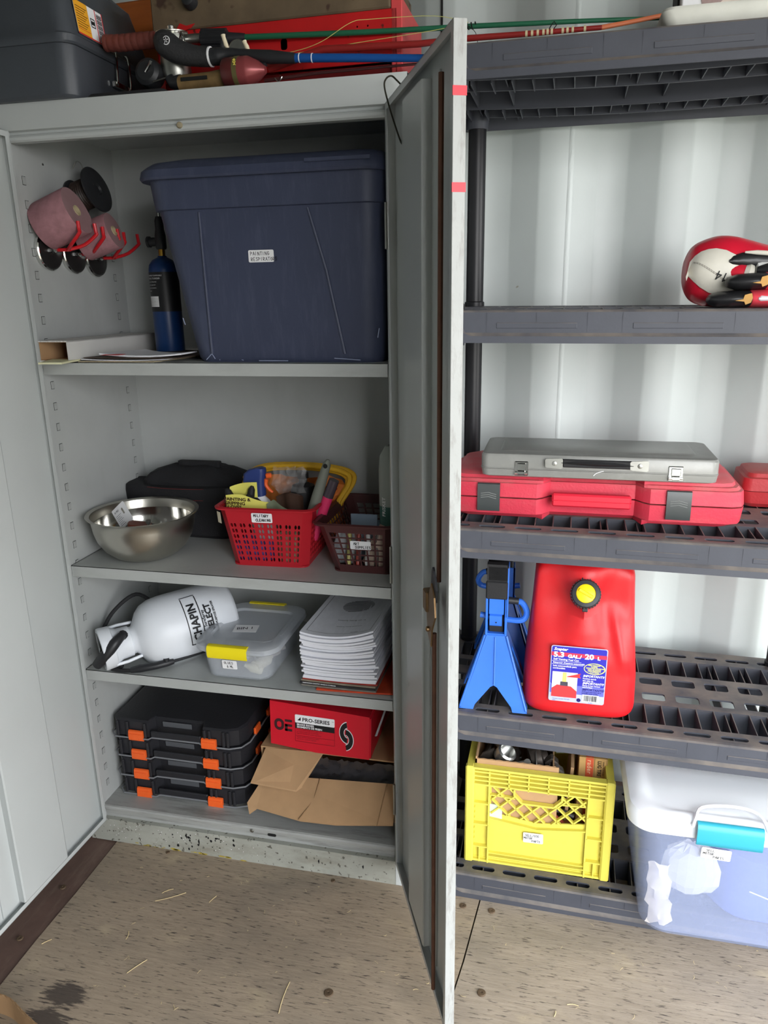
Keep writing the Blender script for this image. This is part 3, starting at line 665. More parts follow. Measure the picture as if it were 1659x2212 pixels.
# black bag
t = thing('tool_bag', 'slumped black fabric bag with a top flap at the back of the middle shelf', 'bag', (.19, .352, Z2))
def blob(g, rings):
    g.loft([[(cx+a*abs(cos(th))**.6*(1 if cos(th) > 0 else -1), cy+b_*abs(sin(th))**.6*(1 if sin(th) > 0 else -1)+.003*sin(7*th+z*60), z+.003*sin(5*th+z*40)*(1 if z > .01 else 0)) for th in [2*pi*k/40 for k in range(40)]] for z, cx, cy, a, b_ in rings]); return g
M_fab = mat('black_bag_fabric', c8(30, 30, 33), .8, 0, .15, 8, .5, 260)
g = blob(G(), [(0, 0.005, 0, .175, .062), (.01, .0, 0, .186, .069), (.06, -.004, 0, .19, .068), (.11, -.006, -.0, .194, .07), (.135, -.006, 0, .196, .072), (.15, -.006, 0, .192, .07)])
g.build('bag_body', M_fab, t)
g = blob(G(), [(.145, .02, .01, .165, .055), (.16, .022, .01, .168, .056), (.18, .025, .012, .15, .048), (.197, .03, .015, .10, .034), (.202, .03, .015, .06, .02)])
g.build('top_flap', M_fab, t)
G().loft([[(x, y-.0+.01, z) for x, y in rr(-.03+dx, .10+dx, -.012, .012, .006, 3)] for z, dx in ((.185, 0), (.205, -.004), (.213, -.006))]).build('handle', M_fab, t)
g = G(); 
for z in (.115, .148): g.tube([(.0+.196*cos(th)*.98-.006, .0755*sin(th)*.99-.001, z) for th in [pi+pi*k/24 for k in range(25)]], .0008, 4)
g.build('red_stitching', mat('red_thread', c8(110, 40, 40), .7), t, smooth=0)
G().tube([(.13, -.076, .09), (.15, -.09, .05), (.175, -.09, .045), (.19, -.076, .06), (.192, -.066, .1)], .005, 8, smooth=4).build('strap', M_fab, t)
# baskets
def basket(name, lab, loc, rz, base, top, h, m, style):
    t = thing(name, lab, 'basket', loc, rz)
    (bx0, bx1, by0, by1), (tx0, tx1, ty0, ty1) = base, top
    g = G(); th = .0022
    def wall(p0, p1, q0, q1, wid, hgt, holes):
        o = len(g.v); g.plate([(0, 0), (1, 0), (1, 1), (0, 1)], holes, th)
        n = ((Vector(p1)-Vector(p0)).cross(Vector(q0)-Vector(p0))).normalized()
        P0, P1, Q0, Q1 = map(Vector, (p0, p1, q0, q1))
        warp(g, o, lambda u, v, w: ((P0*(1-u)+P1*u)*(1-v)+(Q0*(1-u)+Q1*u)*v)+n*w)
    r = .02
    c = lambda b, z: [(b[0]+r, b[2], z), (b[1]-r, b[2], z), (b[1], b[2]+r, z), (b[1], b[3]-r, z), (b[1]-r, b[3], z), (b[0]+r, b[3], z), (b[0], b[3]-r, z), (b[0], b[2]+r, z)]
    B = c(base, .004); U = c(top, h)
    for i in range(8):
        p0, p1, q0, q1 = B[i], B[(i+1) % 8], U[i], U[(i+1) % 8]
        wid = (Vector(p1)-Vector(p0)).length; holes = []
        if i % 2 == 0:
            if style == 'oval':
                cols = max(2, int(wid/.0190)); rows = 7
                for a in range(cols):
                    for b_ in range(rows):
                        u = (a+.5)/cols; v = .06+b_*.100
                        for s in (-1, 1):
                            du = .0029/wid; dv = .041
                            cu = u+s*.0037/wid
                            holes.append([(cu+du*cos(q), v+dv+dv*.95*sin(q)) for q in [2*pi*k/8 for k in range(8)]])
            else:
                cols = max(2, int(wid/.0185)); rows = 6
                for a in range(cols):
                    for b_ in range(rows):
                        u0 = (a+.1)/cols*.94+.03; u1 = (a+.9)/cols*.94+.03; v0 = .13+b_*.12; v1 = v0+.095
                        holes.append([(u0, v0), (u1, v0), (u1, v1), (u0, v1)])
        wall(p0, p1, q0, q1, wid, h, holes)
    g.loft([rrz(*base, r, 0), rrz(*base, r, .004)])
    # rim
    e = .011
    g.loft([rrz(top[0], top[1], top[2], top[3], r+.004, h-.002, 6), rrz(top[0]-e, top[1]+e, top[2]-e, top[3]+e, r+.012, h-.003, 6), rrz(top[0]-e-.001, top[1]+e+.001, top[2]-e-.001, top[3]+e+.001, r+.012, h+.001, 6), rrz(top[0]-e*.5, top[1]+e*.5, top[2]-e*.5, top[3]+e*.5, r+.008, h+.004, 6), rrz(top[0], top[1], top[2], top[3], r+.002, h+.001, 6), rrz(top[0]+.001, top[1]-.001, top[2]+.001, top[3]-.001, r, h-.004, 6)], False, False)
    g.build('basket_body', m, t, smooth=30)
    return t
rb = basket('red_basket', 'red perforated plastic basket with handwritten label on the middle shelf', (.52, .10, Z2), 2.0, (-.096, .106, 0, .22), (-.123, .125, -.012, .245), .157, M_redp, 'oval')
label_plate(rb, FR(-.031, -.0125, .1215, 0, -4), .055, .0255, [(.006, .0155, 'MILITARY'), (.011, .004, 'CLEANING')], hh=.0065, wd=.0016)
G().plate(rr(0, .018, 0, .03, .001), [], .0004).build('price_sticker', mat('cream_sticker', c8(215, 205, 180), .7), rb, FR(-.127, -.0, .115, -40, -4), smooth=0)
bb = basket('brown_basket', 'dark brown grid basket with a handwritten label, at the right of the middle shelf', (.765, .10, Z2), 0, (-.068, .088, -.004, .25), (-.106, .092, -.016, .268), .128, mat('brown_plastic', c8(78, 42, 42), .4, 0, .05), 'grid')
label_plate(bb, FR(-.0175, -.0155, .066, 0, -6), .053, .0225, [(.009, .0125, 'ART'), (.013, .003, 'SUPPLIES')], hh=.0065, wd=.0013)
# contents of the red basket (own things, sitting in it)
M_gl = mat('yellow_card', c8(232, 226, 110), .6, 0, .05)
t = thing('glove_package', 'black gloves in folded yellow packaging in front of the red basket', 'gloves', (.475, .125, Z2+.14))
Mg = R('Z', 4)
g = G(); 
def wv(u, v): return (-.066+.132*u, -.004-.006*sin(pi*u), v*.042*(1-.35*max(0, u-.35)*1.6)+.004*sin(6*u))
g.grid(wv, 16, 5, M=Mg); g.grid(lambda u, v: (wv(u, v)[0], wv(u, v)[1]+.0012, wv(u, v)[2]), 16, 5, M=Mg)
g.build('front_fold', M_gl, t)
g = G(); g.grid(lambda u, v: (-.062+.075*u, .018+.004*sin(5*u), v*.073*(1-.2*(1-u)**2)), 12, 4, M=Mg); g.grid(lambda u, v: (-.062+.075*u, .0195+.004*sin(5*u), v*.073*(1-.2*(1-u)**2)), 12, 4, M=Mg)
g.build('back_fold', M_gl, t)
g = G()
for a, y, z, s in (('PAINTING &', -.0122, .029, .0125), ('GRIPPING', -.0122, .0185, .0125), ('GLOVES', -.0122, .0085, .0125)):
    o = len(g.v); g.text(a, s, Matrix.Identity(4), bold=.00035, wide=1.05)
    warp(g, o, lambda x, yy, w: tuple(Mg @ Vector((-.070+x, -.0055-.006*sin(pi*min(1, max(0, x/.132))), z+yy*.95))))
g.build('print', mat('brown_print', c8(60, 35, 15), .6), t, smooth=0)
g = G().box(-.066, -.01, -.0075, -.006, -.004, .005, M=Mg).build('black_band', M_ink, t, smooth=0)
for x, y, l, tl in ((-.046, .008, .055, -25), (-.012, .012, .06, 12), (.012, .004, .045, -30), (.03, .008, .038, -45)):
    G().tube([(0, 0, 0), (0, -.001, l*.5), (0, 0, l*.85), (0, 0, l)], [.010, .0105, .009, .004], 12, M=T(x, y, .005) @ R('Y', tl)).build('glove_finger', M_blackm, t)
t = thing('spray_bottle', 'white spray bottle with navy sprayer head and orange trigger in the red basket', 'bottle', (.487, .165, Z2+.03), 0)
Mt = T(.012, 0, 0) @ R('Y', -7)
G().lathe([(.03, 0), (.032, .004), (.032, .10), (.026, .125), (.015, .14), (.014, .155)], 24, Mt).build('bottle_body', M_white, t)
g = G().loft([[(x, y, z) for x, y in rr(a, b_, -.015, .015, .012, 4)] for z, a, b_ in ((.142, -.026, .018), (.16, -.034, .02), (.185, -.036, .024), (.205, -.03, .03), (.214, -.016, .03), (.217, -.0, .022))], M=Mt)
g.build('sprayer_head', mat('navy_plastic', c8(40, 58, 118), .45), t)
G().box(.028, .044, -.006, .006, .187, .2, .003, M=Mt).build('nozzle', M_orange, t)
G().tube([(.028, 0, .185), (.024, 0, .17), (.032, 0, .155), (.04, 0, .148)], [.006, .005, .0045, .003], 8, M=Mt, smooth=3).build('trigger', M_orange, t)
t = thing('scrub_brush', 'grey handled brush with a hanging hole, leaning out of the red basket', 'brush', (.60, .155, Z2+.05))
Mh = R('Y', 18) @ R('X', -4)
g = G().tube([(0, 0, -.03), (0, 0, .05), (0, 0, .13), (0, 0, .19), (0, 0, .222), (0, 0, .234)], [.012, .014, .0145, .0125, .0105, .004], 16, M=Mh)
g.build('handle', mat('grey_green_rubber', c8(112, 115, 105), .6, 0, .08, 20), t)
G().lathe([(.006, 0), (.0035, .0004), (.0001, .0004)], 14, Mh @ T(0, -.0112, .218) @ R('X', 90)).build('hanging_hole', M_dark, t)
G().box(-.03, -.012, -.006, .006, -.03, .085, .003, M=Mh @ R('Y', 14)).build('scraper', mat('purple_black_plastic', c8(58, 45, 58), .4), t)
t = thing('marker_tube', 'pink tube with a black cap beside the grey brush handle in the red basket', 'tube', (.622, .17, Z2+.06))
Mp = R('Y', 22)
G().cyl((0, 0, 0), (0, 0, .125), .0135, n=16, M=Mp).build('tube_body', mat('pink_label', c8(214, 50, 100), .5), t)
G().cyl((0, 0, .124), (0, 0, .172), .0138, .0135, n=16, M=Mp).build('cap', mat('smoky_cap', c8(70, 60, 68), .25), t)
t = thing('black_bottle', 'squat black bottle at the back of the red basket', 'bottle', (.575, .25, Z2+.01))
G().lathe([(.034, 0), (.036, .004), (.036, .15), (.03, .172), (.012, .18), (.011, .19), (.015, .192), (.015, .207), (.004, .21)], 24).build('bottle_body', M_blackm, t)
g = G(); g.grid(lambda u, v: (-.035+.07*u, .006*sin(9*u)+.01*sin(3*v), .10*v*(1-.25*abs(u-.5))), 20, 8)
g.grid(lambda u, v: (-.035+.07*u, .012+.006*sin(9*u), .10*v*(1-.25*abs(u-.5))), 20, 8)
tag(g.build('brown_cloth', mat('brown_leatherette', c8(70, 48, 36), .7, 0, .15, 10, .3, 60), M=T(.566, .155, Z2+.085)), 'crumpled brown cloth pouch between spray bottle and grey brush', 'cloth')
g = G(); g.grid(lambda u, v: (-.03+.06*u, .004*sin(7*u), .05*v*(1-.8*abs(u-.3))), 12, 4); g.grid(lambda u, v: (-.03+.06*u, .003+.004*sin(7*u), .05*v*(1-.8*abs(u-.3))), 12, 4)
tag(g.build('green_cloth', mat('pale_green_cloth', c8(120, 130, 105), .8, 0, .1, 30, .3, 90), M=T(.55, .117, Z2+.125)), 'fold of pale green cloth at the front rim of the red basket', 'cloth')
M_film = mat('clear_film', c8(235, 235, 235), .25, trans=.0, alpha=.16, spec=.8)
random.seed(11)
def crumple(nx, ny, w, h, amp, seed):
    rnd = random.Random(seed); H = [[rnd.uniform(-amp, amp) for _ in range(nx)] for _ in range(ny)]
    def f(u, v):
        i = min(nx-1, int(round(u*(nx-1)))); j = min(ny-1, int(round(v*(ny-1))))
        return (w*(u-.5)+H[j][i]*.4, H[j][i], h*v+H[j][i]*.3)
    g = G(); g.grid(f, nx, ny); return g
tag(crumple(10, 7, .09, .07, .008, 2).build('clear_bag', M_film, M=T(.55, .21, Z2+.17), smooth=0), 'crumpled clear plastic bag sticking up behind the spray bottle', 'bag')
# things seen through the mesh of the red basket
tag(blob(G(), [(0, 0, 0, .05, .03), (.01, 0, 0, .058, .038), (.04, .0, 0, .058, .038), (.055, 0, 0, .04, .025)]).build('purple_cloth', mat('lilac_cloth', c8(120, 110, 200), .8, 0, .2, 20), M=T(.475, .15, Z2+.006)), 'lilac cloth bundled low in the red basket, seen through its holes', 'cloth')
tag(blob(G(), [(0, 0, 0, .03, .03), (.01, 0, 0, .036, .034), (.07, .0, 0, .034, .034), (.08, 0, 0, .02, .02)]).build('cream_pouch', mat('cream_cloth', c8(200, 180, 150), .8, 0, .2, 20), M=T(.572, .15, Z2+.006)), 'cream pouch low in the red basket, seen through its holes', 'pouch')
# yellow hose loops
t = thing('hose_coil', 'coil of yellow hose standing behind the red basket', 'hose', (.53, .33, Z2))
def loop(sx, dz, dy): 
    P = [(-.13*sx, -.01, .03), (-.16*sx, 0, .11), (-.155*sx, 0, .17), (-.10*sx, 0, .207), (0, 0, .216), (.09*sx, 0, .212), (.145*sx, -.005, .20), (.155*sx, -.015, .175), (.125*sx, -.04, .12), (.10*sx, -.05, .06), (.05, -.02, .012), (-.06, 0, .012), (-.13*sx, -.01, .03)]
    return [(x, y+dy, z+(dz if z > .1 else 0)) for x, y, z in P]
M_hose = mat('yellow_hose', c8(222, 172, 40), .5, 0, .08, 20)
G().tube(loop(1, 0, 0), .0072, 10, smooth=5).build('hose_loop', M_hose, t); G().tube(loop(1.06, .001, .014), .0072, 10, smooth=5).build('hose_loop', M_hose, t); G().tube(loop(.94, -.008, .012), .0072, 10, smooth=5).build('hose_loop', M_hose, t)
g = crumple(12, 8, .26, .17, .01, 4)
tag(g.build('orange_packet', mat('orange_packaging', c8(200, 118, 50), .6, 0, .4, 22), M=T(.54, .318, Z2+.02), smooth=0), 'orange and tan printed packet behind the red basket, inside the yellow hose coil', 'packet')
# contents of the brown basket
t = thing('tall_tin', 'tall grey and green cylindrical canister at the right end of the brown basket', 'canister', (.838, .16, Z2+.005))
Mq = Matrix.Identity(4)
G().lathe([(.030, 0), (.031, .003), (.031, .16)], 28).build('ribbed_green_label', mat('teal_label', c8(52, 92, 84), .5, 0, .1, 60, stretch=(1, 1, 14)), t)
G().lathe([(.0312, .16), (.0312, .25), (.028, .285), (.014, .31), (.006, .312)], 28, caps=False).build('grey_top', mat('grey_label', c8(150, 155, 148), .5), t)
g = G(); o = len(g.v); g.text('FRISKET', .014, Matrix.Identity(4), bold=.0002); warp(g, o, lambda x, y, q: (.0316*cos(-2.1-y/.0316+.2), .0316*sin(-2.1-y/.0316+.2), .135+x)); g.build('print', M_white, t, smooth=0)
for i, (x, y, z, s, cl, lab) in enumerate(((.715, .17, .03, .04, c8(190, 195, 200), 'clear plastic packet at the left of the brown basket'), (.77, .2, .045, .045, c8(120, 150, 170), 'bluish plastic packet in the middle of the brown basket'), (.80, .14, .02, .035, c8(200, 178, 160), 'cream paper tube seen through the grid of the brown basket'))):
    tag(blob(G(), [(0, 0, 0, s*.8, s*.7), (.01, 0, 0, s, s*.8), (.07, .01, 0, s*.9, s*.6), (.09+.01*i, .01, 0, s*.5, s*.3)]).build('plastic_packet', mat('packet_%s' % 'abc'[i], cl, .3, 0, .2, 30, .6, 40), M=T(x, y, Z2+.006) @ R('Y', 5*i)), lab, 'packet')
g = G()
for i in range(5): g.cyl((.70+.02*i, .10+.004*i, Z2+.01), (.705+.02*i, .12, Z2+.10), .006, n=8)
g2 = G().box(.73, .80, .16, .165, 0, .115, .001, M=T(0, 0, Z2+.02) @ R('X', 0)); tag(g2.build('pad_of_paper', mat('blue_grey_pad', c8(110, 125, 140), .6), smooth=0), 'blue grey pad leaning in the middle of the brown basket', 'pad')
for i in range(4):
    gg = G().cyl((0, 0, 0), (0, .02, .085), .0055, n=10).cyl((0, .02, .085), (0, .0225, .1), .0035, n=8)
    tag(gg.build('paint_tube', mat('paint_tube_%s' % 'abcd'[i], [c8(210, 200, 120), c8(170, 60, 50), c8(220, 220, 220), c8(90, 80, 75)][i], .4), M=T(.735+.024*i, .108, Z2+.006)), ['yellow', 'dull red', 'white', 'dark grey'][i]+' paint tube upright at the front of the brown basket', 'tube', 'paint tubes in the brown basket')
# ================= SHELF 3 =================
t = thing('pump_sprayer', 'white plastic pump sprayer lying on its side with black hose and wand', 'sprayer', (.115, .06, Z3))
ax = Vector((.245, .230, .030)); ln = ax.length
Ma = T(-.012, .004, .067) @ ax.to_track_quat('Z', 'Y').to_matrix().to_4x4()
M_tank = mat('milky_white_plastic', c8(226, 230, 236), .38, 0, .02, 6, sub=.1)
G().lathe([(.034, -.012), (.036, .0), (.038, .010), (.038, .022), (.050, .030), (.071, .042), (.086, .058), (.0955, .082), (.0985, .112), (.0975, .17), (.095, .25), (.0925, .288), (.085, .300), (.05, .305)], 64, Ma).build('tank', M_tank, t, smooth=60)
# print wrapped round the tank: text runs round the girth, lines step toward the base
g = G(); rad = .0995
def wrap_text(g, txt, size, s, a0, bold=0, r=rad, taper=0):
    o = len(g.v); g.text(txt, size, Matrix.Identity(4), bold=bold)
    def f(x, y, q):
        a = a0-x/r; return Ma @ Vector((r*cos(a), r*sin(a), s-y))
    warp(g, o, lambda x, y, q: tuple(f(x, y, q)))
# find the girth angle that faces the camera
cl = (Ma.inverted() @ (Vector((1.22, -1.604, 1.524))-Vector((.115, .06, Z3)))); A0 = math.atan2(cl.y, cl.x)
sgn = .60
wrap_text(g, 'CHAPIN', .030, .186, A0+sgn, bold=.0010)
wrap_text(g, 'SureSpray', .012, .205, A0+sgn-.33, bold=.0002)
wrap_text(g, 'SELECT', .023, .225, A0+sgn-.20, bold=.0009)
wrap_text(g, 'MULTI-PURPOSE SPRAYER', .0078, .236, A0+sgn-.10, bold=.0002)
wrap_text(g, 'PATENT', .006, .262, A0+sgn+.2, bold=.0001)
for k in range(19):     # frame of the name box
    for s_ in (.156, .1955):
        a = A0+sgn+.10-k*.075; b_ = a-.076
        g.add([Ma @ Vector((rad*cos(a), rad*sin(a), s_-.0012)), Ma @ Vector((rad*cos(b_), rad*sin(b_), s_-.0012)), Ma @ Vector((rad*cos(b_), rad*sin(b_), s_+.0012)), Ma @ Vector((rad*cos(a), rad*sin(a), s_+.0012))], [(0, 1, 2, 3)])
for a in (A0+sgn+.10, A0+sgn-1.36): g.add([Ma @ Vector((rad*cos(q), rad*sin(q), z)) for q, z in ((a-.013, .155), (a+.013, .155), (a+.013, .1965), (a-.013, .1965))], [(0, 1, 2, 3)])
g.build('print', M_ink, t, smooth=0)
g = G().lathe([(.049, -.068), (.0575, -.067), (.059, -.062), (.057, -.036), (.0535, -.034), (.0545, -.060), (.049, -.064), (.049, -.068)], 48, Ma, caps=False)
g.lathe([(.054, -.036), (.044, -.018), (.0425, .012), (.040, .014), (.041, -.018), (.051, -.037)], 40, Ma, caps=False)
for k in range(2):
    a = A0+1.2+k*pi; g.tube([(.055*cos(a), .055*sin(a), -.04), (.056*cos(a), .056*sin(a), -.01), (.052*cos(a), .052*sin(a), .030)], .0045, 8, M=Ma)
g.build('funnel_collar', M_tank, t, smooth=40)
g = G().lathe([(.026, -.052), (.028, -.046), (.030, -.012)], 20, Ma)
g.build('pump_cap', M_blackm, t)
ho = Vector((.115, .06, Z3))
def W3(*pts): return [tuple(Vector(p)-ho) for p in pts]
G().tube(W3((.118, .032, .655), (.108, .005, .640), (.085, -.012, .608), (.060, -.014, .582)), [.011, .015, .0165, .0135], 12, smooth=4).tube(W3((.092, .05, .622), (.112, .036, .648), (.119, .033, .655)), .013, 10).build('pump_handle', M_black, t)
G().tube(W3((.16, .14, .70), (.09, .16, .718), (.04, .12, .68), (.022, .08, .63), (.026, .06, .59), (.045, .045, .568), (.09, .04, .5665), (.10, .035, .556), (.085, .028, .556), (.082, .018, .556), (.11, .014, .556), (.14, .02, .556)), .0055, 10, smooth=6).build('hose', M_blackm, t)
g = G().tube(W3((.138, .019, .557), (.16, .027, .560), (.20, .045, .563), (.222, .062, .565), (.236, .075, .565)), [.0075, .0105, .0095, .010, .0075], 12).tube(W3((.236, .075, .565), (.262, .11, .563), (.33, .20, .563)), [.0045, .004, .004], 8)
g.lathe([(.008, 0), (.008, .016)], 12, T(*W3((.222, .062, .563))[0])).build('spray_wand', M_black, t)
# clear box with yellow latches
M_clear = mat('clear_polypropylene', c8(214, 220, 228), .25, alpha=.30, spec=.6, bump=.05, bs=30)
M_cloudy = mat('cloudy_polypropylene', c8(206, 211, 218), .3, alpha=.50, spec=.6)
t = thing('clear_storage_box', 'small clear plastic box with two yellow latches and handwritten label', 'box', (.43, .17, Z3))
g = G()
rg = [[(x, y, z) for x, y in rr(x0, x1, y0, y1, r, 6)] for z, x0, x1, y0, y1, r in ((.001, -.075, .092, -.125, .118, .03), (.006, -.082, .098, -.131, .123, .036), (.085, -.092, .112, -.14, .132, .04))]
ri_ = [[(x, y, z) for x, y in rr(x0, x1, y0, y1, r, 6)] for z, x0, x1, y0, y1, r in ((.085, -.090, .110, -.138, .130, .038), (.008, -.079, .095, -.128, .120, .034))]
g.loft(rg+ri_); g.build('box_body', M_clear, t)
g = G().loft([[(x, y, z) for x, y in rr(x0, x1, y0, y1, r, 8)] for z, x0, x1, y0, y1, r in ((.082, -.108, .122, -.148, .146, .05), (.086, -.112, .126, -.152, .150, .052), (.098, -.110, .124, -.150, .148, .05), (.102, -.104, .118, -.143, .141, .046), (.102, -.085, .098, -.10, .10, .03), (.096, -.080, .093, -.095, .095, .026))])
g.box(-.10, -.092, -.06, .06, .102, .1035, .001).box(.106, .112, -.06, .06, .102, .1035, .001)
g.build('lid', M_cloudy, t)
for y0, y1, nm in ((-.158, -.139, 0), (.135, .154, 0)):
    s = -1 if y0 < 0 else 1; yc = (y0+y1)/2
    P = [(yc-s*.010, .104), (yc-s*.003, .1055), (yc+s*.006, .1035), (yc+s*.010, .097), (yc+s*.0095, .078), (yc+s*.006, .070), (yc+s*.004, .070), (yc+s*.006, .08), (yc+s*.006, .095), (yc-s*.003, .1015), (yc-s*.010, .101)]
    G().prism(P, 'x', -.060, .050).build('latch', mat('yellow_latch', c8(242, 222, 30), .4), t, smooth=40)
o = G().plate(rr(0, .066, 0, .045, .002), [], .0004).build('name_label', M_white, t, T(-.035, -.05, .0975) @ R('Z', 8), smooth=0)
G().text('BIN 1', .02, T(.008, .014, .0002) @ R('Z', 8), bold=.0002).build('print', M_ink, o, smooth=0)
label_plate(t, FR(-.028, -.1375, .0335, 0, -6), .042, .026, [(.006, .015, 'GLUES'), (.013, .004, '& ML')], hh=.0068, wd=.0011, name='handwritten_label')
o = G().loft([rrz(-.05, .05, -.009, .009, .006, .085), rrz(-.05, .05, -.009, .009, .006, .07)], M=T(-.0, -.135, 0)).build('clip_tongue', M_clear, t)
for i, (x, y, r, l, cl, rz_, lab) in enumerate(((.06, -.07, .016, .07, c8(232, 226, 205), 70, 'cream glue tube with ridged cap at the front right inside the clear box'), (.055, -.01, .018, .09, c8(205, 200, 195), 40, 'pale glue bottle lying in the middle of the clear box'), (-.02, .0, .016, .10, c8(170, 165, 170), 10, 'grey glue tube lying at the left inside the clear box'), (.03, .06, .02, .09, c8(190, 175, 170), 80, 'brownish glue bottle at the back of the clear box'))):
    g = G().tube([(-l/2, 0, r), (l*.2, 0, r), (l*.3, 0, r), (l*.31, 0, r), (l*.5, 0, r)], [r, r, r*.8, r*.4, r*.3], 14)
    o = tag(g.build('glue_tube', mat('glue_%s' % 'abcd'[i], cl, .4, 0, .1, 30), M=T(.43+x, .17+y, Z3+.011) @ R('Z', rz_)), lab, 'tube')
tag(G().lathe([(.010, 0), (.012, .004), (.013, .03), (.009, .036), (.004, .05)], 10).build('ridged_plug', mat('cream_cap', c8(232, 228, 205), .5), M=T(.495, .075, Z3+.013) @ R('Y', -62) @ R('X', 20)), 'cream ridged plug lying in the front right corner of the clear box', 'plug')
# paper stack
random.seed(21)
M_mag = [mat('magazine_%s' % n, cc, .35, 0, .2, 30) for n, cc in (('orange', c8(196, 70, 40)), ('grey', c8(120, 116, 108)), ('black', c8(50, 50, 52)), ('red', c8(150, 48, 42)), ('tan', c8(140, 128, 112)))]
def bent(w, d, th, lift, m, name, curl=0):
    g = G(); n = 12; rings = []
    for i in range(n+1):
        u = i/n; z = lift*(max(0, u-.35)/.65)**2+lift*.25*(max(0, .3-u)/.3)**2
        rings.append([(w*(u-.5), -d/2, z), (w*(u-.5), d/2, z*.5), (w*(u-.5), d/2, z*.5+th), (w*(u-.5), -d/2, z+th)])
    g.loft(rings); return g
z = Z3+.0005
for i, (mi, dx, dy, rz_, nm, lab) in enumerate(((0, .03, -.005, 3, 'magazine', 'orange covered magazine at the very bottom of the paper stack'), (1, -.004, -.004, -1, 'magazine', 'grey magazine second from the bottom of the paper stack'), (2, -.006, -.004, -2, 'magazine', 'black covered magazine with a line of white print on its spine'), (4, -.004, .002, -2, 'magazine', 'tan magazine under the red one in the paper stack'), (3, -.002, .004, -1, 'magazine', 'dark red magazine just under the white booklets'))):
    th = .0045
    o = bent(.20, .26, th, .002, M_mag[mi], nm).build(nm, M_mag[mi], None, T(.725+dx, .165+dy, z) @ R('Z', rz_), smooth=0)
    tag(o, lab, 'magazine')
    if mi == 2: G().text('HARDWOOD COUNTRY CRAZE IN COVERAGE', .0042, T(-.092, -.1302, .0028) @ R('X', 90), bold=.0001).build('print', M_white, o, smooth=0)
    z += th+.0004
nb = 20; ORD = ['first', 'second', 'third', 'fourth', 'fifth', 'sixth', 'seventh', 'eighth', 'ninth', 'tenth', 'eleventh', 'twelfth', 'thirteenth', 'fourteenth', 'fifteenth', 'sixteenth', 'seventeenth', 'eighteenth', 'nineteenth', '']
M_sheet = mat('booklet_paper', c8(222, 223, 230), .7, 0, .05, 200, stretch=(.2, .2, 8))
for i in range(nb):
    th = .0052; lift = .004+.024*(i/(nb-1))
    w = .195
    o = bent(w, .275, th, lift, M_sheet, 'booklet').build('booklet', M_sheet, None, smooth=0)
    o.location = (.722+random.uniform(-.005, .004)+(.004 if i < 8 else -.0), .172+random.uniform(-.004, .004), z); o.rotation_euler = (0, 0, radians(random.uniform(-1.2, 1.2)-1.5))
    top = i == nb-1
    tag(o, 'topmost white booklet of the stack, with a framed grey cover drawing' if top else 'plain white booklet, %s below the topmost one in the tall paper stack' % ORD[nb-2-i], 'booklet', None if top else 'stacked white booklets')
    if not top: o['group'] = 'stacked white booklets'
    z += th+.0010
tp = o
def sz(u): return lift*(max(0, u-.35)/.65)**2+lift*.25*(max(0, .3-u)/.3)**2+th
def onb(x, y): u = x/w+.5; q = (y+.1375)/.275; return (x, y, (sz(u)-th)*(1-.5*q)+th+.0004)
M_inkg = mat('grey_print', c8(90, 92, 100), .7)
g = G()
def bline(x0, y0, x1, y1, wd=.0012, n=12):
    d = Vector((x1-x0, y1-y0)).normalized(); nn = Vector((-d.y, d.x))*wd/2
    for k in range(n):
        a = (x0+(x1-x0)*k/n, y0+(y1-y0)*k/n); b_ = (x0+(x1-x0)*(k+1)/n, y0+(y1-y0)*(k+1)/n)
        g.add([onb(a[0]+nn.x, a[1]+nn.y), onb(a[0]-nn.x, a[1]-nn.y), onb(b_[0]-nn.x, b_[1]-nn.y), onb(b_[0]+nn.x, b_[1]+nn.y)], [(0, 1, 2, 3)])
bline(-.085, -.12, .085, -.12); bline(-.085, -.12, -.085, .12); bline(.085, -.12, .085, .12); bline(-.085, .12, .085, .12)
for k in range(14):
    y = .02+k*.0055; hw = .04*math.sqrt(max(.05, 1-((k-6.5)/7.2)**2)); bline(-.0-hw, y, .01+hw*.9, y+.008, .0032)
for tx, s_, yy in (('Drum Brake Systems', .009, -.035), ('Automotive Service Technician', .0055, -.075), ('060104c', .006, -.112)):
    o2 = len(g.v); g.text(tx, s_, R('Z', 180) @ T(-.05, 0, 0), bold=.0001); warp(g, o2, lambda x, y, q: onb(x, y+yy))
g.build('print', M_inkg, tp, smooth=0)
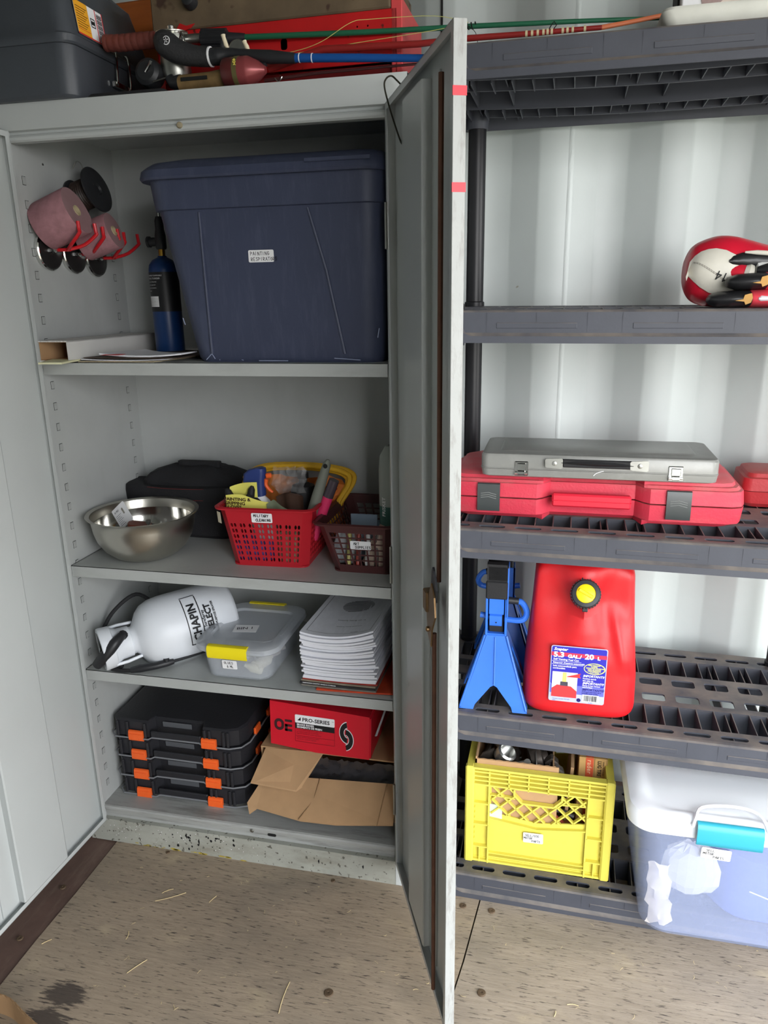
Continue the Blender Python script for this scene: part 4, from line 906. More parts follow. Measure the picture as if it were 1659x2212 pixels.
# ================= BOTTOM =================
M_org = mat('black_organizer_plastic', c8(38, 38, 42), .42, 0, .08, 10, .25, 120)
M_win = mat('smoky_window', c8(84, 86, 90), .3)
M_seal = mat('smoky_grey_rim', c8(120, 122, 126), .35)
def organizer():
    t = thing('organizer_case', '', 'case', (.222, .07, Z0))
    W_, D_, H_ = .206, .30, .060
    def outline(e, notch=1):
        # plan outline with recessed handle bay at the front
        x0, x1, y0, y1 = -W_+e, W_-e, 0+e, D_-e
        P = [(x0+.02, y0)]
        P += [(-.085+e*0, y0), (-.075, y0+.026), (.075-.0, y0+.026), (.085, y0)] if notch else []
        P += [(x1-.045, y0), (x1-.014, y0+.014), (x1, y0+.045), (x1, y1-.02), (x1-.02, y1), (x0+.02, y1), (x0, y1-.02), (x0, y0+.02)]
        return P
    g = G()
    g.loft([[(x, y, z) for x, y in outline(e)] for z, e in ((.003, .012), (.006, .006), (.054, .004), (.0585, .009), (.060, .016))])
    g.build('case_body', M_org, t, smooth=25)
    # vertical ribs on the front
    for x in (-.181, -.150, -.095, .09, .105, .147, .16):
        G().box(x-.004, x+.004, -.0015, .004, .006, .053, .0015).build('rib', M_org, t, smooth=0)
    # grip bar across the bay
    G().box(-.078, .078, -.0005, .009, .010, .030, .003).build('carry_handle', M_org, t)
    g = G().box(-.05, .04, .0245, .0275, .034, .050, .001).build('grey_window', M_win, t, smooth=0)
    g = G(); P = outline(-.003)
    wob = lambda i: .010 if False else .003
    zz = [.006, .006, -.0, -.0, .006, .006, .006, .006, .006, .006, .006, .006, .006]
    N_ = len(P); rings = []
    pts = []
    for i, (x, y) in enumerate(P):
        if i in (2, 3): pts.append((x, .001, .0145)) if False else pts.append((x*.98, .0, .010))
        else: pts.append((x, y, .0045))
    g.tube(pts+[pts[0]], .0024, 8, caps=False); g.build('clear_rim', M_seal, t)
    for x in (-.122, .104):
        g = G().prism([(-.003, -.004), (-.0065, .0), (-.0065, .016), (-.0045, .027), (.0, .029), (.001, .024), (.0, -.004)], 'x', x-.0225, x+.0225)
        g.box(x-.019, x+.019, -.0078, -.0045, .017, .0195, .0008).box(x-.012, x-.011, -.0072, -.005, -.0005, .006).box(x+.010, x+.011, -.0072, -.005, -.0005, .006)
        g.build('latch', M_orange, t, smooth=30)
    for y in (.10, .20):
        G().box(W_-.002, W_+.0055, y-.02, y+.02, .0, .024, .002).build('latch', M_orange, t, smooth=30)
    return t
oc = organizer(); oc['label'] = 'bottom case of four stacked black organizers with orange latches'; oc['group'] = 'stacked organizer cases'
oc.location = (.224, .069, Z0+.0005)
for k, lab in ((1, 'second case from the bottom of four stacked black organizers with orange latches'), (2, 'third case from the bottom of four stacked black organizers with orange latches'), (3, 'topmost case of four stacked black organizers with orange latches')):
    dup(oc, (.224-.002*k, .068+.001*k, Z0+.0005+.0632*k), (0, 0, radians([0, .4, -.5, .3][k])), lab)
# cardboard carton with black plastic inside
t = thing('cardboard_carton', 'opened brown cardboard carton with torn flaps under the red parts box', 'carton', (.66, .20, Z0))
x0, x1, y0, y1, hh = -.195, .198, -.10, .20, .193
g = G(); th = .004
g.box(x0, x0+th, y0, y1, 0, hh).box(x1-th, x1, y0, y1, 0, hh).box(x0, x1, y1-th, y1, 0, hh).box(x0, x1, y0, y1, 0, th)
g.build('carton_body', M_card, t, smooth=0)
g = G(); g.add([(x0, y0-.001, hh), (x1, y0-.001, hh), (x1, y1, hh), (x0, y1, hh), (x0, y0-.001, hh+th), (x1, y0-.001, hh+th), (x1, y1, hh+th), (x0, y1, hh+th)], [(0, 1, 2, 3), (4, 5, 6, 7), (0, 1, 5, 4), (1, 2, 6, 5), (2, 3, 7, 6), (3, 0, 4, 7)])
g.build('top_panel', M_card, t, smooth=0)
def flap(name, pts, th=.004, m=None):
    n = (Vector(pts[1])-Vector(pts[0])).cross(Vector(pts[2])-Vector(pts[0])).normalized()*th
    g = G().loft([pts, [tuple(Vector(p)+n) for p in pts]]); return g.build(name, m or M_card, t, smooth=0)
B_ = Vector((.66, .20, Z0))
def Q(*ps): return [tuple(Vector(p)-B_) for p in ps]
flap('left_flap', Q((.480, .098, .309), (.640, .098, .314), (.652, .088, .322), (.606, .035, .247), (.592, .022, .240), (.463, .020, .250)))
flap('lower_flap', Q((.474, .095, .222), (.862, .095, .245), (.858, .025, .166), (.700, .020, .146), (.603, .012, .150), (.470, .028, .158)))
flap('lower_flap_side', Q((.474, .095, .222), (.470, .028, .158), (.452, .018, .146), (.440, .035, .168)))
flap('right_flap', Q((.862, .098, .305), (.868, .06, .29), (.866, .06, .16), (.862, .098, .16)), .003)
G().tube(Q((.598, .0125, .1545), (.628, .058, .1885), (.638, .093, .234)), .0016, 5).build('fold_crease', M_cardd, t)
G().tube(Q((.815, .0215, .1615), (.828, .093, .242)), .0012, 5).build('fold_crease', M_cardd, t)
M_bag = mat('black_plastic_film', c8(52, 50, 54), .25, 0, .2, 20, .4, 30, spec=.8)
random.seed(31)
g = crumple(40, 18, .34, .17, .0045, 9)
o = g.build('plastic_wrap', M_bag, None, T(.675, .145, Z0+.008) @ R('X', 12), smooth=75); tag(o, 'crinkled black plastic wrapping filling the opened brown carton', 'wrapping')
# red parts box
t = thing('red_parts_box', 'bright red auto parts box with black and white print, resting on the carton', 'box', (.642, .085, Z0+.198))
M_rbox = mat('glossy_red_card', c8(208, 26, 46), .3, 0, .03, 8)
Mr = T(0, 0, .0115) @ R('Y', 1.8) @ R('X', 0)
W_ = .28; H_ = .134; D_ = .25
g = G()
# the front is slightly creased below the middle
F0 = [(-W_/2, 0, .006), (-.012, -.0, -.004), (W_/2, 0, -.002), (W_/2, 0, H_-.006), (-W_/2, 0, H_+.006)]
F1 = [(x*1.0, D_, z) for x, y, z in F0]
g.loft([F0, F1], M=Mr); g.build('box_shell', M_rbox, t, smooth=0)
g = G().loft([[(W_/2+.0, .0, .004), (W_/2+.0, .24, .004), (W_/2, .24, H_-.01), (W_/2, 0, H_-.01)], [(W_/2+.004, .004, .0), (W_/2+.006, .24, .004), (W_/2+.006, .24, H_-.01), (W_/2+.004, .004, H_-.012)]], M=Mr).build('end_flap', M_rbox, t, smooth=0)
Mf = Mr @ FR(-W_/2, -.0007, 0)
def FF(x, z, q=0): return Mf @ T(x, z, q)
g = G()
# OE logo: ring with a gap letter O and split E
g.plate(rr(.012, .040, .052, .088, .014, 5), [rr(.0195, .0325, .0605, .0795, .0065, 4)], .0003, FF(0, .0, .0004))
for a, b_ in ((.052, .059), (.0665, .0735), (.081, .088)): g.plate([(.0425, a), (.063, a), (.063, b_), (.0425 if b_ > .085 else .0425, b_)], [], .0003, FF(0, 0, .0004))
g.plate([(.0425, .052), (.050, .052), (.050, .0735), (.0425, .0735)], [], .0003, FF(0, 0, .0004))
g.build('printed_letters', mat('dark_print_on_red', c8(58, 26, 32), .5), t, smooth=0)
pnl = G().plate(rr(.072, .184, .083, .108, .003, 3), [], .0004, FF(0, 0, .0006)).build('white_panel', M_white, t, smooth=0)
g = G().text('PRO-SERIES', .0155, FF(.0925, .0895, .0009), bold=.0004).text('TM', .004, FF(.176, .098, .0009))
g.add([(FF(.079, .0905, .0009)).to_translation(), (FF(.0885, .0905, .0009)).to_translation(), (FF(.0885, .1015, .0009)).to_translation()], [(0, 1, 2)])
g.build('print', M_ink, pnl, smooth=0)
bp_ = G().plate(rr(.072, .184, .0655, .083, .0005, 2), [], .0004, FF(0, 0, .0006)).build('black_panel', M_ink, t, smooth=0)
G().text('BRAKE SHOES', .0078, FF(.077, .0755, .0009), bold=.00025).text('SEGMENTS DE FREIN', .0078, FF(.077, .068, .0009), bold=.00025).build('print', M_white, bp_, smooth=0)
g = G()
for a, b_, c_, d in ((.072, .0725, .025, .0655), (.1835, .184, .025, .0655), (.072, .184, .0247, .0253), (.072, .184, .0427, .0431)): g.box(a, b_, c_, d, .0003, .0006, M=Mf)
for i, tx in enumerate(('Premium quality brake shoes engineered', 'for original equipment fit and finish', 'Segments de frein de qualite superieure', '', 'Zapatas de freno de primera calidad', 'para ajuste y acabado originales')):
    if tx: g.text(tx, .0044, FF(.076, .0600-i*.0056, .0005))
g.build('fine_print', mat('dark_red_print', c8(96, 20, 32), .5), t, smooth=0)
def shoe(cx, cz, s, flip, M_, rgo=.030, rgi=.019):
    a0, a1 = (radians(100), radians(262))
    if flip: a0 += pi; a1 += pi
    o_ = [(cx+rgo*cos(a)*.72, cz+rgo*sin(a)) for a in [a0+(a1-a0)*k/16 for k in range(17)]]
    i_ = [(cx+rgi*cos(a)*.72, cz+rgi*sin(a)) for a in [a1+(a0-a1)*k/16 for k in range(17)]]
    return o_+i_
Ms_ = FF(0, 0, .0005)
gw = G(); gk = G()
for fl, cx, cz in ((0, .2215, .072), (1, .2125, .050)):
    gw.plate(shoe(cx, cz, 1, fl, None, .0345, .0145), [], .0003, FF(0, 0, .0005)); gk.plate(shoe(cx, cz, 1, fl, None, .032, .0165), [], .0003, FF(0, 0, .0009))
gw.build('picture_outline', M_white, t, smooth=0); gk.build('brake_shoe_picture', M_ink, t, smooth=0)
Mtop = Mr @ T(0, 0, H_+.0005)
G().plate([(.02+.05*cos(a), .085+.055*sin(a)*(1 if sin(a) > 0 else .45)) for a in [2*pi*k/20 for k in range(20)]], [], .0003, Mtop @ T(0, -.03, .0006)).build('brake_shoe_picture', M_ink, t, smooth=0)
G().plate([(0, 0), (.006, 0), (.045, .09), (.041, .092)], [], .001, T(.15, .03, .06) @ R('Z', 20) @ R('X', 70)).build('loose_flap_strip', M_seal, t, smooth=0)
# ================= TOP OF THE CABINET =================
t = thing('grey_toolbox', 'large dark grey plastic toolbox with a yellow and white sticker, on top of the cabinet', 'toolbox', (.02, .0, CH))
M_tb = mat('grey_toolbox_plastic', c8(66, 70, 76), .45, 0, .06, 8, .15, 140)
def ring(z, e, r=.035): return [(x, y, z) for x, y in rr(-.25+e, .182-e*.6, -.028+e, .34-e, r, 6)]
g = G().loft([ring(.0, .014), ring(.006, .008), ring(.095, .0), ring(.104, .001)]); g.build('toolbox_body', M_tb, t)
# lid with bevelled right flank
def lring(z, e, xr): return [(x, y, z) for x, y in rr(-.25-.004+e, xr, -.032+e*.35, .345-e, .035, 6)]
g = G().loft([lring(.100, 0, .186), lring(.104, -.003, .190), lring(.117, -.003, .190), lring(.121, .004, .184), lring(.165, .02, .178), lring(.24, .05, .165), lring(.262, .07, .14), lring(.266, .1, .10)])
g.build('lid', M_tb, t)
st = basis((.1878, .035, .128), (0, 1, .0), (-.07, 0, 1))
st = T(.186, .012, .126) @ Matrix(((0, -.12, 1, 0), (1, 0, 0, 0), (0, .99, .12, 0), (0, 0, 0, 1))) @ Matrix.Diagonal((.66, .9, 1, 1))
o = G().plate(rr(0, .16, 0, .074, .006), [], .0006, T(0, 0, .001)).build('sticker', M_white, t, st, smooth=0, label='yellow, white and red product sticker')
G().plate(rr(0, .075, 0.0, .074, .004), [], .0004, T(0, 0, .0014)).build('yellow_panel', mat('amber_print', c8(240, 170, 40), .5), o, smooth=0)
g = G().box(.004, .07, .012, .0128, .0015, .0019).box(0, .16, 0, .003, .0012, .0018).box(.117, .12, 0, .074, .0012, .0018).box(.157, .16, 0, .074, .0012, .0018); g.build('red_border', mat('red_print_2', c8(205, 40, 45), .5), o, smooth=0)
g = G()
for i in range(9): g.box(.006, .066-(i*7 % 3)*.008, .060-i*.0055, .0612-i*.0055, .0016, .0019)
for i in range(16): g.box(.124, .154, .008+i*.0038, .0095+i*.0038+(.0008 if i % 3 else 0), .0016, .0019)
g.box(.084, .108, .03, .032, .0016, .0019).box(.084, .086, .03, .05, .0016, .0019).box(.106, .108, .03, .05, .0016, .0019).box(.084, .108, .048, .05, .0016, .0019).box(.088, .104, .036, .044, .0016, .0019)
g.build('print', M_ink, o, smooth=0)
for y in (.14,):
    g = G().tube([(.183, y, .128), (.193, y, .12), (.195, y-.006, .075), (.193, y-.004, .058), (.188, y+.004, .055)], .0028, 8, smooth=3).tube([(.183, y+.05, .128), (.193, y+.05, .12), (.195, y+.05, .075), (.193, y+.05, .058), (.188, y+.045, .055)], .0028, 8, smooth=3)
    g.box(.182, .192, y-.012, y+.06, .05, .064, .002); g.build('side_latch', M_chrome, t)
G().lathe([(.004, 0), (.0048, .001), (.003, .002)], 12, T(-.0, -.0285, .075) @ R('X', 90)).build('rivet', M_tb, t)
tag(G().loft([rrz(.215, .40, -.004, .10, .01, CH+.0005), rrz(.22, .395, .0, .095, .01, CH+.006)]).build('black_cloth', M_fab), 'folded black cloth lying on the cabinet top between toolbox and red chest', 'cloth')
# orange-brown wooden plank behind
t = thing('orange_crate', 'long orange brown wooden case standing behind the grey toolbox', 'crate', (.06, .36, CH))
Mo = T(.02, .0, 0) @ R('Z', -4)
g = G().box(-.25, .22, -.0, .06, .0, .30, .004, M=Mo @ R('Y', 0)); g.build('case_side', mat('orange_varnished_wood', c8(170, 92, 40), .4, 0, .2, 3, .1, 40, stretch=(1, 3, 12)), t)
G().box(-.25, .22, -.004, .0, .20, .215, .001, M=Mo).build('batten', M_rust, t, smooth=0)
tag(blob(G(), [(0, 0, 0, .05, .03), (.02, 0, 0, .055, .035), (.05, 0, 0, .05, .03), (.07, 0, 0, .03, .02)]).build('yellow_black_strap', mat('yellow_webbing', c8(210, 170, 30), .7, 0, .3, 40), M=T(.275, .365, CH+.27)), 'bunch of yellow webbing above the wooden case at the top edge', 'strap')
tag(G().box(-.035, .035, -.02, .03, 0, .25, .006).build('black_tool_case', M_blackm, M=T(.296, .39, CH)), 'narrow black case standing behind the red tool chest', 'case')
# red metal tool chest
t = thing('red_tool_chest', 'old red metal tool chest with rusty brown lid edge, on the cabinet top', 'tool chest', (.60, .21, CH))
Mc_ = R('Z', -1)
M_rl = mat('rusty_lid', c8(106, 90, 70), .7, .1, .3, 9, .3, 50, speck=(c8(70, 50, 40), 20, .62))
g = G()
xa, xb, ya, yb, zt = -.282, .270, -.075, .14, .152
g.box(xa, xa+.0025, ya, yb, 0, zt, M=Mc_).box(xb-.0025, xb, ya, yb, 0, zt, M=Mc_).box(xa, xb, yb-.003, yb, 0, zt, M=Mc_).box(xa, xb, ya, yb, 0, .003, M=Mc_)
g.plate([(xa, .055), (xb, .055), (xb, zt), (xa, zt)], [[(x+.02, z+.106) for x, z in rr(-.008, .008, -.011, .011, .006, 3)], [(x-.205, z+.125) for x, z in rr(-.002, .002, -.002, .002, .002, 2)], [(x+.185, z+.125) for x, z in rr(-.002, .002, -.002, .002, .002, 2)], [(x+.208, z+.125) for x, z in rr(-.002, .002, -.002, .002, .002, 2)]], .003, Mc_ @ FR(0, ya, 0))
g.plate([(xa, 0), (xb, 0), (xb, .012), (xa, .012)], [], .003, Mc_ @ FR(0, ya, 0)); g.box(xa, xa+.012, ya, ya+.003, 0, .056, M=Mc_)
g.build('chest_body', M_redpaint, t, smooth=0)
G().box(xa+.004, xb-.004, ya+.012, yb-.01, .006, .053, M=Mc_).build('dark_drawer_inside', mat('red_metal_shade_colour', c8(120, 22, 24), .5, 0, .15, 12), t, smooth=0)  # darker copy of the chest red, drawer shade put into its colour
g = G().box(xa-.004, xb-.012, ya-.006, yb, zt, zt+.075, .003, M=Mc_ @ T(0, 0, 0)); g.build('lid', M_rl, t, smooth=30)
G().box(xb-.012, xb+.012, ya+.0, yb, 0.0, zt+.02, .002, M=Mc_).build('side_plate', mat('faded_red_paint', c8(214, 74, 76), .5, 0, .1, 9), t, smooth=0)
g = G().prism([(xa+.055, zt+.001), (xa+.075, zt-.003), (xa+.09, zt+.001), (xa+.10, zt+.009), (xa+.08, zt+.006), (xa+.065, zt+.012)], 'y', ya-.0085, ya-.006, M=Mc_).build('red_paint_patch', M_redpaint, t, smooth=0)
G().lathe([(.016, 0), (.017, .008), (.014, .018), (.008, .022)], 18, Mc_ @ T(xa+.095, ya-.006, zt+.048) @ R('X', 75)).build('black_knob', M_black, t)
# fishing rods. 1: black pistol grip with blue rod
zc = CH
t = thing('casting_rod', 'fishing rod with black pistol grip and blue shaft, lying across the cabinet top', 'fishing rod', (.40, .03, zc))
b = Vector((.40, .03, zc))
def V(*ps): return [tuple(Vector(p)-b) for p in ps]
g = G().tube(V((.378, .045, 2.064), (.382, .045, 2.053), (.390, .045, 2.040), (.416, .045, 2.024), (.452, .045, 2.0145), (.486, .045, 2.010)), [.012, .0225, .026, .0235, .020, .0185], 20, smooth=4)
g.build('pistol_grip', mat('black_textured_rubber', c8(44, 44, 46), .6, 0, .1, 20, .8, 200), t)
G().cyl(*V((.486, .045, 2.010), (.4895, .045, 2.010)), .0192, n=20).build('white_ring', M_white, t)
o = G().lathe([(.0085, 0), (.0085, .001)], 24).lathe([(.0001, .001), (.0001, .001)], 3).build('grip_emblem', M_white, t, T(*V((.401, .0205, 2.0405))[0]) @ R('Z', -5) @ R('X', 88))
g = G().lathe([(.0068, .001), (.0068, .0014)], 24, caps=True); g.build('emblem_field', M_ink, o)
g = G()
for k in range(5):
    a = 2*pi*k/5+.3; g.add([(.0005*cos(a), .0005*sin(a), .0017), (.0055*cos(a-.25), .0055*sin(a-.25), .0017), (.0055*cos(a+.15), .0055*sin(a+.15), .0017), (.003*cos(a+.4), .003*sin(a+.4), .0017)], [(0, 1, 2, 3)])
g.build('emblem_star', M_white, o, smooth=0)
g = G().tube(V((.4895, .045, 2.010), (.505, .045, 2.010), (.525, .045, 2.013), (.552, .045, 2.011), (.59, .045, 2.004), (.62, .045, 2.000), (.674, .045, 1.9935)), [.0165, .017, .011, .009, .012, .013, .0095], 18, smooth=4)
g.tube(V((.508, .045, 2.014), (.515, .045, 2.026), (.513, .045, 2.038)), [.008, .005, .003], 10, smooth=2); g.tube(V((.52, .045, 2.0), (.54, .045, 1.990), (.58, .045, 1.985), (.61, .045, 1.988)), [.008, .006, .006, .005], 10)
g.build('reel_seat', M_black, t)
G().tube(V((.673, .0445, 1.9940), (.79, .0445, 1.9855), (.95, .0445, 1.973)), [.0085, .008, .0068], 16).tube(V((.95, .0445, 1.973), (1.06, .05, 1.966)), [.0068, .006], 10).build('blue_shaft', mat('blue_metallic_rod', c8(36, 96, 176), .25, .4), t)
g = G()
for x in (.682, .709): g.cyl(*V((x, .0445, 1.9936-.072*(x-.678)), (x+.002, .0445, 1.9935-.072*(x-.678))), .0089, n=16)
g.build('white_band', M_white, t)
# 2: spinning reel, ribbed brown grip and green rod
t = thing('spinning_rod', 'fishing rod with ribbed red brown grip, silver reel and green shaft', 'fishing rod', (.40, .10, zc))
b = Vector((.40, .10, zc))
g = G(); 
rp = V((.220, .088, 2.068), (.258, .09, 2.066), (.30, .092, 2.067), (.338, .096, 2.0675)); P_, _ = catmull([Vector(p) for p in rp], 12)
g.tube(P_, [.0172 - (.0012 if i % 4 == 0 else 0) for i in range(len(P_))], 18)
g.build('ribbed_grip', mat('red_brown_rubber', c8(112, 56, 48), .65, 0, .08, 30, .3, 100), t)
G().tube(V((.338, .096, 2.0675), (.385, .105, 2.066), (.44, .11, 2.066)), [.010, .010, .010], 14).build('grey_reel_foot', M_zinc, t)
g = G(); 
n = 12
for k in range(n):
    a = 2*pi*k/n; g.tube(V((.442, .11+.012*cos(a), 2.064+.0165*sin(a)), (.498, .113+.012*cos(a), 2.0615+.0165*sin(a))), .0045, 6)
g.cyl(*V((.44, .11, 2.064), (.50, .113, 2.0615)), .015, n=16).tube(V((.50, .113, 2.0615), (.52, .115, 2.062), (.538, .117, 2.0625)), [.0125, .010, .0075], 14)
g.build('ribbed_fore_grip', M_black, t)
G().tube(V((.538, .117, 2.0625), (.817, .12, 2.0510), (1.02, .12, 2.0445), (1.22, .12, 2.0365), (1.52, .12, 2.022)), [.006, .0055, .005, .0045, .003], 12).build('green_shaft', mat('green_rod', c8(34, 98, 70), .35, 0, .05), t)
G().tube([Vector((1.014+.0016*k, .12+.0062*cos(k*1.2), 2.045+.0062*sin(k*1.2)))-b for k in range(14)], .0012, 5).tube(V((1.02, .115, 2.044), (1.035, .112, 2.03), (1.04, .11, 2.01)), .0006, 4, smooth=3).build('thread_wrap', M_dark, t)
# reel body hanging near the grip
t = thing('spinning_reel', 'chrome open-face spinning reel behind the black pistol grip', 'fishing reel', (.386, .078, zc+.028))
Mre = T(0, 0, .10) @ R('X', 6)
G().lathe([(.0335, 0), (.0345, .001), (.0345, .003), (.032, .004)], 40, Mre).build('spool_flange', M_steelb, t)
G().lathe([(.010, .004), (.010, .007), (.008, .0085), (.008, .014), (.006, .016)], 14, Mre).build('drag_knob', M_chrome, t)
G().lathe([(.026, -.04), (.027, -.02), (.026, 0)], 30, Mre).build('spool', M_chrome, t)
G().lathe([(.030, -.085), (.033, -.07), (.030, -.042), (.026, -.04)], 30, Mre).build('rotor', M_zinc, t)
G().tube([(.022, -.005, .10), (.034, -.012, .085), (.036, -.012, .06), (.03, -.012, .05)], .002, 6, smooth=3, M=T(0, 0, 0)).build('bail_wire', M_chrome, t)
# cream crank handles of a second reel
t = thing('baitcasting_reel', 'small grey baitcasting reel with two cream crank knobs above the black reel seat', 'fishing reel', (.555, .058, 2.008))
G().lathe([(.018, -.012), (.02, -.01), (.02, .01), (.018, .012)], 26, T(-.008, 0, .012) @ R('X', 90)).build('reel_frame', M_zinc, t)
for x, dx in ((-.042, -.010), (-.0, -.012)):
    M_cream = mat('cream_knob', c8(226, 214, 184), .4)
    G().tube([(x+.014, -.010, .012), (x+.009, -.011, .022), (x+.005, -.011, .036), (x+.004, -.011, .041)] if x < -.02 else [(x+.017, -.010, .006), (x+.013, -.011, .015), (x+.010, -.011, .021), (x+.008, -.011, .026)], [.003, .005, .0042, .005], 12).build('crank_knob', M_cream, t)
# red rod
t = thing('red_rod', 'slender red fishing rod with cream thread wraps, crossing above the shelving unit', 'fishing rod', (.66, .08, zc))
b = Vector((.66, .08, zc))
G().tube(V((.60, .085, 1.99), (.72, .09, 2.018), (.92, .10, 2.0155), (1.02, .10, 2.0175), (1.15, .10, 2.016), (1.281, .10, 2.0155)), [.0085, .0075, .0065, .006, .0052, .0045], 12).build('red_shaft', mat('red_rod_varnish', c8(140, 36, 34), .3, 0, .05), t)
G().tube(V((1.281, .10, 2.0155), (1.34, .10, 2.021), (1.42, .10, 2.030)), [.0045, .004, .0038], 10).build('orange_tip', mat('orange_rod_tip', c8(214, 120, 80), .4), t)
g = G()
for k, x in enumerate((1.135, 1.146, 1.157, 1.168, 1.176, 1.184, 1.205, 1.214, 1.224, 1.247)): g.cyl(*V((x, .10, 2.0165), (x+.0045, .10, 2.0165)), .0058, n=12)
g.build('cream_thread_wrap', mat('cream_thread', c8(214, 200, 160), .6), t, kind='stuff')
G().tube(V((1.18, .10, 2.020), (1.186, .097, 2.028), (1.19, .095, 2.032), (1.195, .097, 2.026), (1.19, .10, 2.021)), .001, 5).build('line_guide', M_dark, t)
# dark thin rod and line
t = thing('thin_dark_rod', 'thin dark maroon fishing rod lying lowest behind the cabinet front edge', 'fishing rod', (.65, .06, zc))
b = Vector((.65, .06, zc))
G().tube(V((.60, .055, 1.960), (.72, .055, 1.966), (1.0, .055, 1.968), (1.3, .10, 1.995)), [.0035, .003, .0022, .0015], 8).build('shaft', mat('maroon_rod', c8(70, 36, 36), .4), t)
G().tube(V((.625, .05, 1.962), (.634, .046, 1.954), (.642, .046, 1.962), (.636, .05, 1.966)), .0012, 6, smooth=3).build('line_guide', M_chrome, t)
tag(G().tube([(.56, .10, 2.015), (.66, .09, 2.020), (.72, .085, 2.032), (.78, .09, 2.062), (.82, .10, 2.068), (.95, .11, 2.066), (1.02, .115, 2.05)], .0006, 4, smooth=5).tube([(.62, .09, 2.012), (.75, .09, 2.022), (.95, .09, 2.034), (1.0, .09, 2.04)], .0006, 4, smooth=4).build('fishing_line', mat('yellow_line', c8(205, 205, 120), .4)), 'loose pale yellow fishing line looping over the rods', 'line', )
# maroon closed-face reel with tan handle
t = thing('closed_face_reel', 'maroon closed-face fishing reel with conical nose at the cabinet top edge', 'fishing reel', (.513, .035, 1.9745))
Mm = R('Y', 90) @ T(0, 0, .03)
G().lathe([(.026, -.022), (.0285, -.018), (.0285, .004)], 36, Mm).build('reel_body', mat('dark_maroon', c8(84, 34, 34), .35), t)
G().lathe([(.0292, .004), (.0292, .014)], 36, Mm).build('printed_band', mat('olive_band', c8(90, 84, 50), .4), t)
G().lathe([(.0285, .014), (.0285, .030), (.0275, .034), (.018, .054), (.0085, .066), (.0075, .068)], 36, Mm).build('nose_cone', mat('maroon_metallic', c8(140, 66, 68), .3, .3), t)
g = G(); o2 = len(g.v); g.text('404', .010, Matrix.Identity(4), bold=.0003); warp(g, o2, lambda x, y, q: (.036+.0085-y*.9, -.0294*cos((x-.012)/.0294+.2), -.0294*sin((x-.012)/.0294-.25))); g.build('print', mat('yellow_print', c8(220, 205, 90), .5), t, smooth=0)
G().tube([(.008, 0, 0), (-.03, 0, .0), (-.10, 0, -.002)], [.020, .016, .0165], 18, M=T(0, .01, -.008)).build('cork_handle', mat('dark_cork', c8(120, 96, 60), .8, 0, .25, 40, .4, 60), t)
G().box(-.09, -.03, -.0085, -.0065, -.002, .005, M=T(0, 0, -.008)).build('dark_slot', M_dark, t, smooth=0)
G().tube([(-.10, 0, 0), (-.118, 0, .002), (-.125, -.0, .012)], [.0165, .013, .010], 12, M=T(0, .01, -.008)).build('butt_cap', M_black, t)
for nm, x, y, z, r, lab in (('black_reel', .318, .06, .03, .028, 'round black fishing reel between the toolbox and the red chest'),):
    t = thing(nm, lab, 'fishing reel', (x+.019, y, zc+.05))
    G().lathe([(.02, -.02), (.028, -.014), (.03, 0), (.028, .014), (.02, .02)], 28, R('X', 80)).build('reel_body', M_black, t)
    G().tube([(.0, -.02, .0), (.015, -.026, .012), (.018, -.026, .018)], .003, 8).build('crank', M_chrome, t)
    G().tube([(.015, -.02, -.02), (.05, -.02, -.014)], .0015, 6).build('crank_arm', M_zinc, t)
# bent wire hanger over the open right door
tag(G().tube([(.975, -.145, 1.913), (.968, -.13, 1.865), (.952, -.10, 1.856), (.925, -.06, 1.893), (.902, -.035, 1.918), (.890, -.03, 1.928), (.8815, -.04, 1.921), (.8795, -.045, 1.905), (.893, -.052, 1.86), (.913, -.055, 1.806), (.918, -.058, 1.815), (.921, -.06, 1.87), (.923, -.06, 1.905)], .0017, 7, smooth=5).build('bent_wire', mat('dark_oiled_wire', c8(56, 54, 44), .4, .6)), 'bent dark wire hooked over the top corner of the open right door', 'wire')
# ================= RACK: second shelf, boxing gloves =================
def rz_(i, x, y): return RZ[i]+.0-.0066*(x-.9)      # height of a tier at world x
M_gr = mat('red_glove_leather', c8(206, 28, 52), .32, 0, .08, 12, .25, 30, spec=.6)
M_gw = mat('cream_glove_leather', c8(208, 204, 192), .45, 0, .06, 20, .15, 60)
M_gb = mat('black_glove_leather', c8(34, 34, 36), .35, 0, .1, 12, .3, 60)
M_gold = mat('gold_glove_print', c8(176, 128, 46), .5, 0, .1, 20)
def gprof(s):  # superellipse cross section along the glove
    return s
t = thing('boxing_glove', 'red boxing glove with a cream palm numbered 14, on the second tier', 'boxing glove', (1.63, .19, RZ[1]-.005))
z0 = 0
def glove_ring(x, yc, zc_, ry, rz__, n=36, flat=0):
    return [(x if True else 0, yc+ry*cos(a), max(0.001, zc_+rz__*sin(a))) for a in [2*pi*k/n for k in range(n)]]
S_ = [(-.146, .0, .072, .012, .012), (-.143, 0, .072, .035, .032), (-.130, 0, .072, .058, .055), (-.108, 0, .072, .068, .067), (-.08, 0, .0735, .072, .0725), (-.05, 0, .0725, .072, .0715), (-.02, 0, .069, .070, .067), (.02, 0, .064, .066, .060), (.07, .0, .060, .062, .052), (.13, 0, .057, .060, .047), (.17, 0, .056, .058, .045)]
S0 = S_; S_ = []
for i in range(len(S0)-1):
    for q in range(5):
        f_ = q/5; a_, b_, c_, d_ = S0[max(i-1, 0)], S0[i], S0[i+1], S0[min(i+2, len(S0)-1)]
        S_.append(tuple(.5*((2*b_[j])+(c_[j]-a_[j])*f_+(2*a_[j]-5*b_[j]+4*c_[j]-d_[j])*f_**2+(3*b_[j]-a_[j]-3*c_[j]+d_[j])*f_**3) for j in range(5)))
S_.append(S0[-1])
g = G(); rings = []
